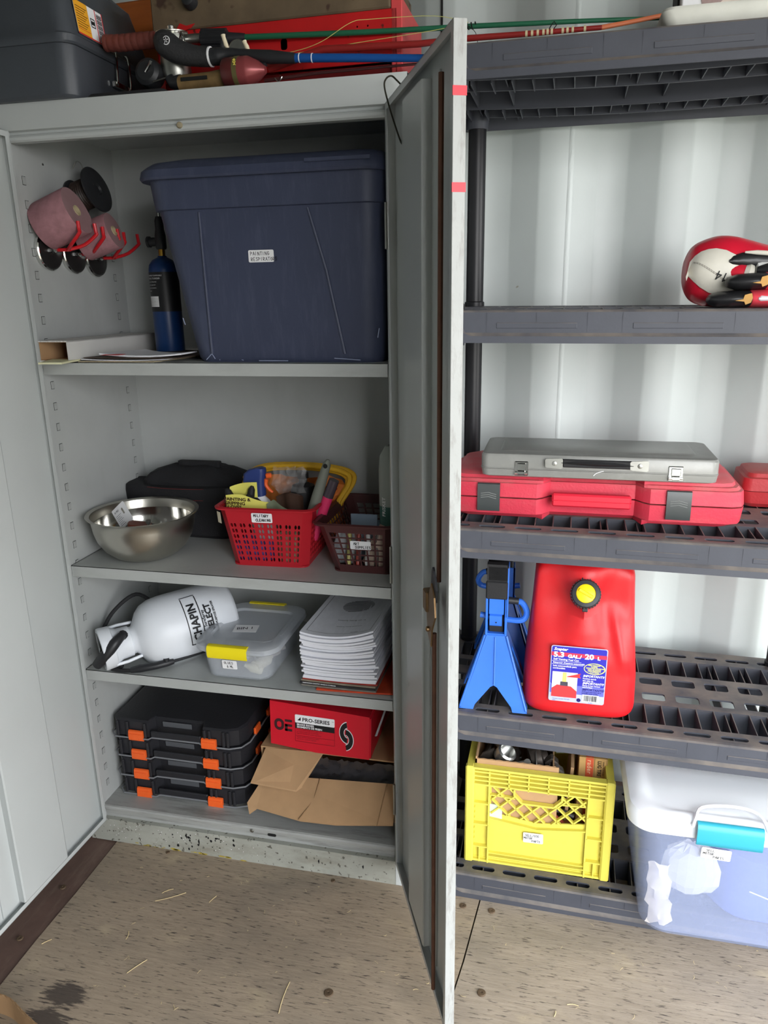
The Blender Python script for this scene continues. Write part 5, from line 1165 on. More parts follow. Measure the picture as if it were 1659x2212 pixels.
for i, (x, yc, zc_, ry, rz__) in enumerate(S_):
    ring_ = []
    for k in range(48):
        a = 2*pi*k/48; wr_ = 1+(.016*sin(k*2.1)+.010*sin(k*4.7)) * max(0, 1-abs(x+.135)/.05)*(0 if False else 1)*max(0, min(1, 1.2+cos(2*pi*k/48)))
        ring_.append((x+.0*cos(a), yc+ry*wr_*cos(a), zc_+rz__*wr_*sin(a)))
    rings.append(ring_)
g.loft(rings); g.build('glove_shell', M_gr, t, smooth=80)
# palm panel wraps the side facing the viewer
def on_glove(x, a, off=.0):
    for i in range(len(S_)-1):
        if S_[i][0] <= x <= S_[i+1][0]:
            f = (x-S_[i][0])/(S_[i+1][0]-S_[i][0]); v = [S_[i][j]*(1-f)+S_[i+1][j]*f for j in range(5)]; break
    else: v = S_[-1]
    return (x, v[1]+(v[3]+off)*cos(a), v[2]+(v[4]+off)*sin(a))
def patch(g, cx, ca, rx, ra, off, n=10, rot=0, cut=None):
    pts = []
    for j in range(n+1):
        for i in range(25):
            th = 2*pi*i/24; r = j/n; e = .84
            dx = rx*r*(abs(cos(th))**e)*(1 if cos(th) > 0 else -1); da = ra*r*(abs(sin(th))**e)*(1 if sin(th) > 0 else -1)
            X = cx+dx*cos(rot)-da*.06*sin(rot); A = ca+da*cos(rot)+dx/.06*sin(rot)
            pts.append(on_glove(X, A, off+.002*(1-r**4)))
    F = [(j*25+i, j*25+i+1, (j+1)*25+i+1, (j+1)*25+i) for j in range(n) for i in range(24)]
    g.add(pts, F); return g
g = patch(G(), -.088, pi+.02, .062, .62, .0040, rot=.36); g.build('cream_palm', M_gw, t, smooth=80)
g = G()
for k in range(22):
    x = -.135+k*.0045; a = pi-.38+.30*(x+.135)/.03
    for d in (0, .035): g.add([on_glove(x, a+d, .0066), on_glove(x+.0036, a+d+.036, .0066), on_glove(x+.0036, a+d+.05, .0066), on_glove(x, a+d+.014, .0066)], [(0, 1, 2, 3)])
g.build('stitch_line', mat('grey_thread', c8(110, 104, 96), .7), t, smooth=0, kind='stuff')
g = G(); o = len(g.v); g.hand('14', .015, R('Z', 160), .0022)
warp(g, o, lambda x, y, q: on_glove(-.070+x, pi+.10-y/.075, .0078))
g.build('number', M_ink, t, smooth=0)
g = G(); rings = []
for x, z, r in ((-.070, .092, .004), (-.062, .092, .012), (-.045, .0925, .016), (-.02, .092, .019), (.02, .088, .022), (.10, .082, .024)):
    rings.append([(x, -.062+.018*cos(q), z+r*sin(q)) for q in [2*pi*k/20 for k in range(20)]])
g.loft(rings); g.build('black_thumb_side', M_gb, t, smooth=60)
G().tube([(-.042, -.078, .1085), (-.02, -.0805, .1075), (.03, -.0795, .103), (.10, -.078, .098)], [.002, .0045, .005, .005], 10).build('white_piping', M_gw, t)
G().tube([(-.085, -.052, .075), (-.065, -.062, .072), (-.045, -.068, .069), (-.032, -.070, .066)], [.008, .015, .018, .018], 18).build('thumb_bridge', M_gr, t)
G().tube([(-.036, -.071, .066), (-.030, -.073, .065), (-.024, -.073, .064)], [.0185, .021, .019], 22).build('white_roll', M_gw, t)
G().lathe([(.017, 0), (.0285, .004), (.030, .012), (.030, .12), (.027, .12), (.027, .012), (.022, .008), (.017, .008)], 32, T(-.020, -.066, .062) @ R('Y', 90)).build('white_cuff', mat('white_leather', c8(238, 238, 236), .4), t)
G().tube([(-.018, -.088, .074), (0, -.094, .073), (.03, -.098, .071), (.09, -.10, .068)], [.006, .014, .017, .017], 14).build('black_lining', M_gb, t)
# thumb pads of the pair: two black padded cuffs stacked under with gold print
def cuff(nm, lab, x, y, z, l, h):
    t2 = thing(nm, lab, 'boxing glove', (x, y, z))
    G().loft([[(xx, ry*cos(a), zc_+rz__*sin(a)) for a in [2*pi*k/24 for k in range(24)]] for xx, zc_, ry, rz__ in ((0, .016, .012, .004), (.004, .016, .026, .010), (.02, .016, .036, .0155), (.05, .017, .04, .0165), (l*.62, .017, .042, .0165))]).build('black_padding', M_gb, t2, smooth=70)
    G().loft([[(xx, ry*cos(a), zc_+rz__*sin(a)) for a in [2*pi*k/24 for k in range(24)]] for xx, zc_, ry, rz__ in ((l*.60, .017, .040, .015), (l*.64, .017, .044, .0175), (l, .018, .046, .0185), (l+.03, .018, .044, .017))]).build('red_cuff', mat('red_cuff_leather', c8(226, 70, 84), .4, 0, .06, 20), t2, smooth=70)
    G().loft([[(xx, -.010+.037*cos(a), .0175+rz__*sin(a)) for a in [2*pi*k/20 for k in range(20)]] for xx, rz__ in ((l*.70, .006), (l*.74, .0115), (l+.032, .012))]).build('pale_lining', mat('pale_satin', c8(226, 216, 222), .4, 0, .06, 20), t2, smooth=70)
    g = G().prism([(l*.36, .014), (l*.48, .0165), (l*.50, .025), (l*.60, .028), (l*.62, .019), (l*.60, .010), (l*.52, .006), (l*.50, .012)], 'y', -.0425, -.039); g.build('gold_print', M_gold, t2, smooth=0)
    return t2
cuff('glove_thumb', 'lower black glove thumb with gold print and red cuff, on the second tier', 1.520, .088, rz_(1, 1.6, 0)+.0005, .125, .04)
cuff('glove_thumb', 'upper black glove thumb with gold print and red cuff, resting on the lower one', 1.552, .086, rz_(1, 1.6, 0)+.034, .115, .04)
# ================= top tier: white tray and picture box =================
t = thing('foam_tray', 'shallow white foam tray overhanging the front of the top tier', 'tray', (1.55, .1, RZ[0]-.004))
M_foam = mat('aged_white_foam', c8(206, 206, 198), .6, 0, .05, 20, .15, 60)
g = G().loft([[(x, y, z) for x, y in rr(-.168+e, .26-e, -.094+e, .2-e, .02, 4)] for z, e in ((.0005, .012), (.012, .004), (.026, 0), (.031, .002), (.031, .009), (.012, .016), (.008, .03))])
g.build('tray_body', M_foam, t, smooth=40)
t = thing('picture_box', 'white printed box with a blurred pastry picture, standing in the foam tray', 'box', (1.57, .12, RZ[0]+.006))
g = G().box(-.15, .19, -.06, .09, 0, .16, .002); g.build('box_body', M_white, t, smooth=0)
def pict():
    m = mat('blurred_food_photo', c8(176, 150, 146), .3, 0, .35, 26); return m
G().prism([(-.146, .155), (-.107, .004), (.188, .004), (.188, .155)], 'y', -.0612, -.0602).build('printed_picture', pict(), t, smooth=0)
G().box(-.0, .04, -.0622, -.0602, -.0+.01, .012).build('print_line', M_ink, t, smooth=0) if False else None
g = G()
for cx, cz, r in ((-.01, .045, .034), (.045, .04, .022), (.08, .03, .03), (-.06, .03, .02), (.13, .05, .04)): g.add([(cx+r*1.3*cos(a), -.0616, max(.006, cz+r*.7*sin(a))) for a in [2*pi*k/20 for k in range(20)]], [tuple(range(20))])
g.build('pale_pastry_print', mat('pale_food_print', c8(214, 200, 190), .35, 0, .12, 40), t, smooth=0)
tag(G().box(-.008, .012, -.03, .05, 0, .2, .002).build('black_board', M_blackm, M=T(1.424, .12, RZ[0]+.006)), 'narrow black board standing at the left of the white picture box', 'board')
# ================= third tier: cases =================
M_rcase = mat('dusty_red_case', c8(204, 54, 74), .55, 0, .06, 10, .35, 190, dust=(c8(178, 128, 122), .5), streak=(c8(178, 120, 110), .25, (9, 9, 30)))
def case_outline(x0, x1, y0, y1, e, bay, r=.03):
    a, b_ = bay
    P = [(x0+e+r, y0+e), (a, y0+e), (a+.014, y0+.012), (a+.030, y0+.034+e), (b_-.030, y0+.034+e), (b_-.014, y0+.012), (b_, y0+e), (x1-e-r, y0+e), (x1-e-r*.3, y0+e+r*.3), (x1-e, y0+e+r), (x1-e, y1-e-r), (x1-e-r, y1-e), (x0+e+r, y1-e), (x0+e, y1-e-r), (x0+e, y0+e+r), (x0+e+r*.3, y0+e+r*.3)]
    return P
t = thing('red_tool_case', 'large dusty red plastic tool case with black latches, under the grey case', 'tool case', (1.31, .095, rz_(2, 1.3, 0)+.0005), -1.1)
X = [-.330, .335]; g = G()
for za, zb, ee in ((0, .052, 1), (.0535, .107, -1)):
    lv = [(.0, .026), (.006, .018), (.012, .012), (.013, .004), (.05, 0)] if ee > 0 else [(.0535, 0), (.086, .003), (.087, .008), (.093, .012), (.094, .018), (.101, .020), (.107, .030)]
    g.loft([[(x, y, z) for x, y in case_outline(X[0], X[1], 0, .30, e, (-.115, .135))] for z, e in lv])
g.build('case_shell', M_rcase, t, smooth=28)
G().box(-.08, .095, -.001, .017, .036, .067, .004).box(-.08, .095, -.0022, .016, .0505, .0525, .0008).build('carry_handle', mat('clean_red_plastic', c8(214, 36, 58), .45, 0, .03), t)
M_lat = mat('dark_grey_latch', c8(62, 66, 66), .32, 0, .05, 20)
for x in (-.225, .195):
    lo = G().prism([(.001, .018), (-.005, .020), (-.0065, .03), (-.0065, .075), (-.004, .084), (.001, .086)], 'x', x-.026, x+.026).build('latch', M_lat, t, smooth=50)
    g = G()
    for k in range(3): g.tube([(x-.018, -.0068, .062-k*.005), (x-.0, -.0070, .0645-k*.005), (x+.018, -.0068, .060-k*.005)], .0008, 5)
    g.build('grip_line', mat('worn_light_line', c8(128, 130, 128), .5) if x < 0 else MATS['worn_light_line'], lo, smooth=0, kind='stuff')
t = thing('grey_tool_case', 'slim grey case with chrome latches and a black strap handle, on the red case', 'tool case', (1.322, .075, rz_(2, 1.3, 0)+.1075), -.6)
M_gcase = mat('grey_metal_case', c8(132, 132, 128), .38, .2, .05, 8, .06, 100, streak=(c8(158, 158, 154), .25, (30, 12, 30)))
g = G()
for lv in ([(.0, .008), (.003, .002), (.017, .0), (.0185, .0)], [(.0195, -.001), (.021, -.001), (.022, .0), (.048, .0), (.053, .003), (.0545, .008)]):
    g.loft([[(x, y, z) for x, y in rr(-.255+e, .257-e, 0+e, .21-e, .018, 5)] for z, e in lv])
g.loft([[(x, y, z) for x, y in rr(-.215+e, .215-e, .03+e, .185-e, .02, 5)] for z, e in ((.054, 0), (.0565, .004))])
g.build('case_shell', M_gcase, t, smooth=35)
for x in (-.163, .168):
    g = G().box(x-.0155, x+.0155, -.003, .001, .005, .038, .0015).box(x-.010, x+.010, -.0055, -.002, .017, .034, .0015).box(x-.009, x+.009, -.008, -.003, .008, .017, .0015)
    g.cyl((x-.014, -.004, .012), (x+.014, -.004, .012), .0035, n=10); g.build('latch', M_chrome, t, smooth=30)
G().tube([(-.075, -.006, .040), (-.04, -.009, .0405), (.0, -.010, .0395), (.04, -.009, .039), (.078, -.006, .0375)], [.0075]*5, 4).box(-.072, .076, -.012, -.005, .0295, .0475, .002).build('strap_handle', M_blackm, t, smooth=30)
for x in (-.090, .092):
    G().prism([(x-.020, .030), (x-.021, .045), (x-.018, .048), (x+.016, .048+.002), (x+.018, .046), (x+.018, .028), (x+.014, .026), (x-.016, .028)], 'y', -.0130, -.0105).lathe([(.0055, 0), (.005, .002), (.002, .003)], 14, T(x, -.013, .038) @ R('X', 90)).build('strap_bracket', M_zinc, t, smooth=40)
G().tube([(-.004, -.0006, .010), (.0, -.0006, .015), (.008, -.0006, .019), (.017, -.0006, .0215)], .0009, 5, smooth=3).build('scratch', M_white, t, smooth=0)
t = thing('second_red_case', 'second dark red plastic case lying behind at the right end of the third tier', 'tool case', (1.83, .30, rz_(2, 1.8, 0)+.0005), -2)
g = G()
for lv in ([(.0, .012), (.01, .004), (.04, .0)], [(.0415, 0), (.072, .003), (.074, .01), (.083, .013), (.086, .022)]):
    g.loft([[(x, y, z) for x, y in rr(-.145+e, .14-e, 0+e, .15-e, .02, 4)] for z, e in lv])
g.build('case_shell', mat('dark_red_case', c8(176, 44, 50), .5, 0, .06, 10, .3, 150, dust=(c8(178, 110, 100), .5)), t, smooth=28)
# ================= fourth tier: jack stands and fuel can =================
def jack():
    t = thing('jack_stand', 'blue steel jack stand with ratchet post, at the left front of the fourth tier', 'jack stand', (1.112, .10, 0))
    hb = .178; g = G()
    # four sheet legs: each side is an inverted V sheet
    bx, by = .083, .078; tx, ty = .026, .026; th = .004
    def side(M):
        # local: x across, z up, y=0 outward plane leaning
        P = [(-bx, 0), (-bx+.035, 0), (-.044, .012), (-.008, .056), (.0, .060), (.008, .056), (.044, .012), (bx-.035, 0), (bx, 0), (tx, hb), (-tx, hb)]
        g.loft([[(x, -by+(by-ty)*z/hb, z) for x, z in P], [(x, -by+(by-ty)*z/hb+th, z) for x, z in P]], M=M)
    def side2(M):
        P = [(-by, 0), (-by+.03, 0), (-ty*.55, .13), (-ty*.3, hb-.03), (ty*.3, hb-.03), (ty*.55, .13), (by-.03, 0), (by, 0), (ty, hb), (-ty, hb)]
        outer = [(-by, 0), (by, 0), (ty, hb), (-ty, hb)]
        hole = [(-by+.034, .0), (by-.034, .0), (.012, .135), (-.012, .135)]
        # two strips and a top
        for q in ([(-by, 0), (-by+.034, 0), (-.012, .135), (-ty, hb)], [(by-.034, 0), (by, 0), (ty, hb), (.012, .135)], [(-.012, .135), (.012, .135), (ty, hb), (-ty, hb)]):
            g.loft([[(x, -bx+(bx-tx)*z/hb, z) for x, z in q], [(x, -bx+(bx-tx)*z/hb+th, z) for x, z in q]], M=M)
    side(Matrix.Identity(4)); side(R('Z', 180)); side2(R('Z', 90)); side2(R('Z', -90))
    g.build('leg_frame', M_blue, t, smooth=20)
    G().tube([(.001, -.0625, .061), (-.001, -.0285, hb-.004)], .0018, 6).build('weld_line', M_blue, t)
    for s in (-1, 1): G().tube([(s*.080, -.077, .006), (s*.0265, -.0265, hb)], .0028, 6).build('bent_edge', M_blue, t)
    # channel head
    zc_ = hb
    g = G().box(-.026, -.0205, -.026, .022, hb-.002, hb+.100, .001).box(.0205, .026, -.026, .022, hb-.002, hb+.100, .001).box(-.026, .026, .018, .022, hb-.002, hb+.100, .001).box(-.024, .024, -.024, .02, hb-.004, hb+.004)
    g.box(-.018, .018, -.024, -.018, hb+.055, hb+.098, .001)
    g.build('channel_head', M_blue, t, smooth=20)
    g = G().prism([(-.022, hb+.024), (-.026, hb+.03), (-.027, hb+.052), (-.02, hb+.056), (-.008, hb+.05), (-.008, hb+.03)], 'x', -.016, .014).build('pawl', M_blue, t, smooth=40)
    G().lathe([(.002, 0), (.0018, .0004)], 8, T(0, -.0272, hb+.035) @ R('X', 90)).build('pawl_pin', M_dark, t)
    G().tube([(-.04, 0, hb+.042), (.03, -.002, hb+.034), (.062, -.004, hb+.036), (.072, 0, hb+.048), (.071, .004, hb+.062), (.060, .006, hb+.078), (.046, .006, hb+.081), (.028, .004, hb+.083)], .0075, 10, smooth=4).build('release_handle', M_blue, t)
    G().cyl((.026, .004, hb+.083), (.052, .006, hb+.081), .0085, n=12).build('handle_stop', M_black, t)
    # ratchet post with teeth and saddle
    g = G().box(-.018, .018, -.012, .016, hb+.0, hb+.145, .002)
    g.build('ratchet_post', M_blackm, t)
    g = G().prism([(-.030, hb+.100), (-.022, hb+.098), (.022, hb+.098), (.022, hb+.182), (.010, hb+.176), (-.010, hb+.176), (-.020, hb+.190), (-.030, hb+.186)], 'x', -.024, .024)
    g.box(-.026, .026, -.034, -.024, hb+.098, hb+.144, .003).box(-.022, .027, -.030, -.022, hb+.144, hb+.182, .002)
    g.build('saddle', M_blackm, t, smooth=25)
    G().box(.0245, .028, -.03, .02, hb+.05, hb+.178, .001).build('saddle_side', M_blue, t)
    return t
j = jack(); j.location = (1.111, .108, rz_(3, 1.1, 0)+.0005); j.rotation_euler = (0, 0, radians(1))
j2 = dup(j, (1.118, .315, rz_(3, 1.1, 0)+.0005), (0, 0, radians(183)), 'second blue jack stand, standing behind the front one, half hidden')
for ch in j2.children:
    if ch.name.startswith(('ratchet_post', 'saddle')): ch.location.z += .03
# fuel can
t = thing('fuel_can', 'bright red plastic fuel can with black collar, yellow cap and blue label', 'fuel can', (1.315, .155, rz_(3, 1.3, 0)+.0005))
def cring(z, x0, x1, y0, y1, r=.035, n=8, dent=0):
    R_ = rr(x0, x1, y0, y1, r, n); return [(x, y, z) for x, y in R_]
g = G(); rings = []; NL = 56; NA = 112
def canw(z):   # half width and front / back depth
    w = .1345 if z < .03 else (.1345-.0015*(z-.03)/.07 if z < .10 else (.133-.012*(z-.10)/.135 if z < .235 else .121-.009*(z-.235)/.15))
    return w
for i in range(NL+1):
    z = .391*i/NL; w = canw(z)
    edge = 1.0
    if z < .028: q = 1-z/.028; edge = 1-.14*(1-math.sqrt(max(0, 1-q*q)))
    if z > .345: q = (z-.345)/.046; edge = 1-.22*(1-math.sqrt(max(0, 1-min(1, q)**2)))
    ring_ = []
    for k in range(NA):
        a = 2*pi*k/NA; ex = .42
        cx_, sy_ = cos(a), sin(a)
        x = w*edge*math.copysign(abs(cx_)**ex, cx_); y = .010+.131*(1-(1-edge)*1.3)*math.copysign(abs(sy_)**ex, sy_)
        if sy_ < -.05:
            kz = max(0, min(1, (z-.14)/.16)); kz = kz*kz*(3-2*kz)
            rw = .016+.040*max(0, 1-abs(z-.385)/.10)+.022*max(0, 1-abs(z-.22)/.09)
            ridge = math.exp(-(x/rw)**2); side_ = max(0, 1-(abs(x)/(w*1.02))**6)
            xr = .062-.26*(z-.19); fold = math.exp(-((x-xr-.028)/.016)**2)*max(0, min(1, (z-.12)/.04))*max(0, min(1, (.29-z)/.05))
            y += kz*.034*(1-ridge)*side_*1.35 - .009*fold
        ring_.append((x, y, z+.0))
    rings.append(ring_)
g.loft(rings)
g.build('can_body', M_red_can, t, smooth=80)
Ms2 = T(0, -.112, .318) @ R('X', 62)
G().lathe([(.033, -.02), (.034, .012)], 28, Ms2).build('neck', M_red_can, t)
g = G().lathe([(.0335, .004), (.0345, .006), (.0345, .010), (.0325, .011), (.0325, .026), (.030, .030), (.022, .031), (.022, .027)], 48, Ms2)
for k in range(30):
    a = 2*pi*k/30; g.box(.0322, .0338, -.0014, .0014, .011, .026, M=Ms2 @ R('Z', 12*k))
g.box(-.010, .010, .030, .042, .004, .022, .002, M=Ms2).box(-.006, .006, -.040, -.030, .004, .016, .001, M=Ms2)
g.build('collar', M_black, t, smooth=30)
G().lathe([(.0215, .022), (.0215, .0285), (.020, .0295), (.001, .0295)], 36, Ms2).box(-.004, .004, -.018, .018, .029, .0335, .0015, M=Ms2 @ R('Z', 62)).build('yellow_cap', mat('yellow_cap_plastic', c8(244, 208, 20), .4), t)
g = G()
for cx, cz, r in ((.058, .292, .006), (.060, .268, .0075), (.062, .30, .003)):
    g.add([(cx+r*.8*cos(a), -.0975, cz+r*1.5*sin(a)*(1 if sin(a) > 0 else .7)) for a in [2*pi*k/10 for k in range(10)]], [tuple(range(10))])
ob = None
# label (flat printed sticker)
LW, LH_ = .128, .145
Ml = T(-.071, -.1262, .0475) @ R('Z', .5) @ R('X', 90) @ R('Z', -.6)
lab = G().plate(rr(0, LW, 0, LH_, .005, 4), [], .0005, T(0, 0, .0003)).build('label_sheet', mat('label_lower_tint', c8(176, 180, 214), .35), t, Ml, smooth=0, label='blue, white and red product label')
M_lb = mat('label_blue', c8(46, 44, 168), .35)
g = G().plate([(x, y) for x, y in rr(.002, LW-.002, .045, LH_-.002, .004, 4)], [], .0003, T(0, 0, .0007)); g.build('blue_field', M_lb, lab, smooth=0)
G().plate([(.002, .022), (LW-.002, .022), (LW-.002, .045), (.002, .045)], [], .0003, T(0, 0, .0007)).build('mid_blue_field', mat('label_mid_blue', c8(100, 104, 190), .35), lab, smooth=0)
G().box(0.001, LW-.001, .119, .1285, .0007, .00105).build('red_band', mat('label_red', c8(222, 50, 76), .35), lab, smooth=0)
g = G().text('5.3', .0185, T(.006, .1165, .0014), bold=.0007, wide=1.1).text('GAL./', .0118, T(.0385, .1165, .0014), bold=.0005, wide=1.1).text('20', .0185, T(.077, .1165, .0014), bold=.0007, wide=1.1).text('L', .0118, T(.1055, .1165, .0014), bold=.0005, wide=1.1)
g.text('Scepter', .010, T(.006, .1335, .0014), bold=.0003, shear=.3).text('Self Venting Fuel Can', .0068, T(.006, .1085, .0014), bold=.0001)
g.text("Réservoir d'essence autoventilé", .0056, T(.006, .100, .0014), bold=.0001).text('Lata autoventilada para', .0058, T(.006, .0915, .0014), bold=.0001).text('combustible', .0058, T(.006, .0855, .0014), bold=.0001)
g.box(.003, .07, .1055, .1061, .0011, .0013).box(.003, .074, .0975, .0981, .0011, .0013)
g.text('IMPORTANT!!', .0078, T(.076, .0705, .0014), bold=.0002, shear=.25).text('Position spout', .0052, T(.076, .0645, .0014), bold=.0001).text('this side up.', .0052, T(.076, .059, .0014), bold=.0001)
g.text('IMPORTANT!!', .0078, T(.076, .0515, .0014), bold=.0002, shear=.25).text('Placez le bec verseur', .0048, T(.076, .0465, .0014), bold=.0001).text('vers le haut.', .0048, T(.076, .042, .0014), bold=.0001)
g.build('print', M_white, lab, smooth=0)
g = G().text('IMPORTANTE!', .0078, T(.076, .0345, .0014), bold=.0002, shear=.25).text('Coloque este lado de la', .0046, T(.076, .030, .0014), bold=.0001).text('boquilla hacia arriba.', .0046, T(.076, .0255, .0014), bold=.0001)
g.text('Toronto, Canada, M1P 3E4', .0036, T(.009, .0055, .0014)).text('www', .0036, T(.009, .0015, .0014)).text('00 0001', .003, T(.092, .002, .0014))
g.lathe([(.0042, .001), (.0048, .0012), (.0048, .001)], 20, T(.070, .0075, 0)); g.add([(.0675, .0065, .0012), (.0725, .0065, .0012), (.070, .0105, .0012)], [(0, 1, 2)])
g.build('print', mat('label_navy', c8(36, 34, 120), .35), lab, smooth=0)
o = G().plate([(.078, .005), (.116, .005), (.116, .0235), (.078, .0235)], [], .0003, T(0, 0, .0012)).build('barcode_panel', M_white, lab, smooth=0)
g = G(); x = .0815; random.seed(9)
bars = []
while x < .112:
    w_ = random.choice((.0005, .0009, .0014)); bars.append((x, w_)); x += w_+random.choice((.0005, .0009))
for x, w_ in bars: g.box(x, x+w_, .007, .022, .0012, .0015)
g.build('barcode_print', M_ink, lab, smooth=0)
g = G().plate([(.006, .012), (.064, .012), (.064, .078), (.006, .078)], [], .0003, T(0, 0, .0012)); g.build('picture_field', mat('label_pale_grey', c8(206, 208, 212), .35), lab, smooth=0)
g = G().plate([(.006, .012), (.064, .012), (.064, .030), (.050, .042), (.018, .044), (.006, .034)], [], .0002, T(0, 0, .00145)); g.plate([(.040, .066), (.072, .066), (.068, .071), (.071, .078), (.040, .0675)], [], .0002, T(0, 0, .0015)); g.build('red_print', mat('label_picture_red', c8(214, 56, 60), .35), lab, smooth=0)
G().plate([(.025, .042), (.043, .042), (.0425, .053), (.0255, .053)], [], .0002, T(0, 0, .0016)).build('dark_print', mat('label_dark_grey', c8(70, 66, 78), .35), lab, smooth=0)
G().plate([(.0295, .053), (.039, .053), (.0385, .077), (.030, .077)], [], .0002, T(0, 0, .0016)).build('yellow_print', mat('label_yellow', c8(226, 206, 110), .35), lab, smooth=0)
g = G(); E_ = [(.101+.0245*cos(a), .0925+.0145*sin(a)) for a in [2*pi*k/40 for k in range(40)]]; E2 = [(.1005+.0225*cos(a), .0925+.0128*sin(a)) for a in [2*pi*k/40 for k in range(40)]]
g.plate(E_, [E2], .0003, T(0, 0, .0012))
for i, (tx, xx) in enumerate((('CHILD RESISTANT', .086), ('CLOSURE', .0925), ('OBTURATION SÉCURITAIRE', .081), ('POUR LES ENFANTS', .0855), ('CIERRE RESISTENTE', .0855), ('A LOS NIÑOS', .0905))): g.text(tx, .0034, T(xx, .1005-i*.0037, .0014), bold=.00015)
g.build('yellow_oval_print', mat('label_lime', c8(232, 232, 120), .35), lab, smooth=0)
G().plate([(0, 0), (.012, .0), (.013, .05), (.0, .055)], [], .001, T(1.205, .22, .60) @ R('Z', 40) @ R('X', 84)) if False else None
# ================= bottom tier: yellow crate =================
zc5 = rz_(4, 1.2, 0)+.0005
t = thing('milk_crate', 'bright yellow plastic milk crate full of metal parts, handwritten label on front', 'crate', (1.232, .06, zc5), -.6)
CWd, CDp, CHt = .348, .33, .292
def crate_side(g, Wd, M, face=1):
    """panel in local xy (x across, y up), outward = +z"""
    h = CHt; a, b_ = .050, Wd-.050
    holes = []
    # diamond lattice window
    z0_, z1_ = .140, .238; L_ = b_-a-.008
    wx0, wx1 = a+.005, b_-.005
    g.plate([(0, 0), (Wd, 0), (Wd, h), (0, h)], [[(wx0, z0_+.012), ((wx0+wx1)/2, z0_-.004), (wx1, z0_+.012), (wx1, z1_), (wx0, z1_)]], .004, M @ T(0, 0, -.006))
    # lattice bars
    def bar(p, q, w=.0038, t0=-.010, t1=.0):
        p = Vector(p); q = Vector(q); d = (q-p).normalized(); n = Vector((-d.y, d.x))*w/2
        g.loft([[(*(p+n), t0), (*(p-n), t0), (*(q-n), t0), (*(q+n), t0)], [(*(p+n), t1), (*(p-n), t1), (*(q-n), t1), (*(q+n), t1)]], M=M)
    def clip(p, q):
        # clip to window, and stay out of the hand hole
        P = []; n = 60
        for k in range(n+1):
            x = p[0]+(q[0]-p[0])*k/n; y = p[1]+(q[1]-p[1])*k/n
            lo = z0_+.012-.016*(1-abs(2*(x-wx0)/(wx1-wx0)-1))
            ok = wx0 <= x <= wx1 and lo <= y <= z1_ and not (abs(x-Wd/2) < .058 and y > .194+max(0, (abs(x-Wd/2)-.038)*1.1))
            if ok: P.append((x, y))
            elif len(P) > 1: bar(P[0], P[-1]); P = []
            else: P = []
        if len(P) > 1: bar(P[0], P[-1])
    s = .0415
    k = -8
    while k < 16:
        x = wx0+k*s; clip((x, z0_-.03), (x+.17, z0_+.14)); clip((x+.17, z0_-.03), (x, z0_+.14)); k += 1
    # hand hole rim
    hh_ = [(Wd/2-.060, z1_-.004), (Wd/2-.060, .218), (Wd/2-.040, .196), (Wd/2+.040, .196), (Wd/2+.060, .218), (Wd/2+.060, z1_-.004)]
    for p, q in zip(hh_[:-1], hh_[1:]): bar(p, q, .005, -.010, .003)
    bar((Wd/2-.060, z1_-.001), (Wd/2+.060, z1_-.001), .004, -.01, .003)
    bar((wx0, .208), (Wd/2-.058, .205), .003); bar((Wd/2+.058, .205), (wx1, .208), .003)
    bar((wx0, .170), (Wd/2-.0, .150), .003, -.008, -.001) if False else None
    # frame ribs
    for x in (a, b_): bar((x, .0), (x, h-.01), .004, -.006, .006)
    for i in range(4): bar((.002, h-.014-i*.0125), (Wd-.002, h-.014-i*.0125), .0045, -.006, .007)
    bar((.002, h-.003), (Wd-.002, h-.003), .006, -.006, .009)
    for i in range(1, 5): x = a+(b_-a)*(i-.0)/5 if i else a; bar((x+.0, h-.056), (x, h-.004), .0035, -.006, .007)
    for z_ in (.048, .182, .118): bar((.0, z_), (a, z_), .0035, -.006, .006); bar((b_, z_), (Wd, z_), .0035, -.006, .006)
    for z_ in (.030, .0215): bar((a, z_), (b_, z_), .003, -.006, .003 if z_ > .025 else .0055)
    bar((a, z0_-.002), ((a+b_)/2, z0_-.018), .0035, -.006, .004); bar(((a+b_)/2, z0_-.018), (b_, z0_-.002), .0035, -.006, .004)
    for x in (a*.55, Wd-a*.55): bar((x, 0), (x, .048), .003, -.006, .005)
    for i in range(8):
        z_ = .07+i*.016; bar((0, z_), (.014, z_), .002, -.006, .004); bar((Wd-.014, z_), (Wd, z_), .002, -.006, .004)
    bar((0, .003), (Wd, .003), .006, -.006, .004)
    for x in (.002, Wd-.002): bar((x, 0), (x, h), .005, -.006, .006)
g = G()
crate_side(g, CWd, FR(-CWd/2, .0, 0)); g.build('crate_side', M_yellow, t, smooth=0)
g = G(); crate_side(g, CDp, FR(CWd/2, 0, 0, 90)); o = g.build('crate_side', M_yellow, t, smooth=0)
g = G(); crate_side(g, CDp, FR(-CWd/2, CDp, 0, -90)); g.build('crate_side', M_yellow, t, smooth=0)
g = G(); crate_side(g, CWd, FR(CWd/2, CDp, 0, 180)); g.build('crate_side', M_yellow, t, smooth=0)
for x_, y_ in ((-CWd/2, 0), (CWd/2, 0), (-CWd/2, CDp), (CWd/2, CDp)): G().box(x_-.0115, x_+.0115, y_-.0115, y_+.0115, 0, CHt+.0015, .004).build('corner_post', M_yellow, t)
G().box(-CWd/2+.004, CWd/2-.004, .004, CDp-.004, .004, .009).build('crate_floor', M_yellow, t, smooth=0)
label_plate(t, FR(-.033, -.0012, .079, 0) @ R('Z', 1.5), .051, .030, [(.006, .0195, 'SELL/USE:'), (.002, .011, 'MOTOR'), (.022, .003, 'PARTS')], hh=.0058, wd=.0011)
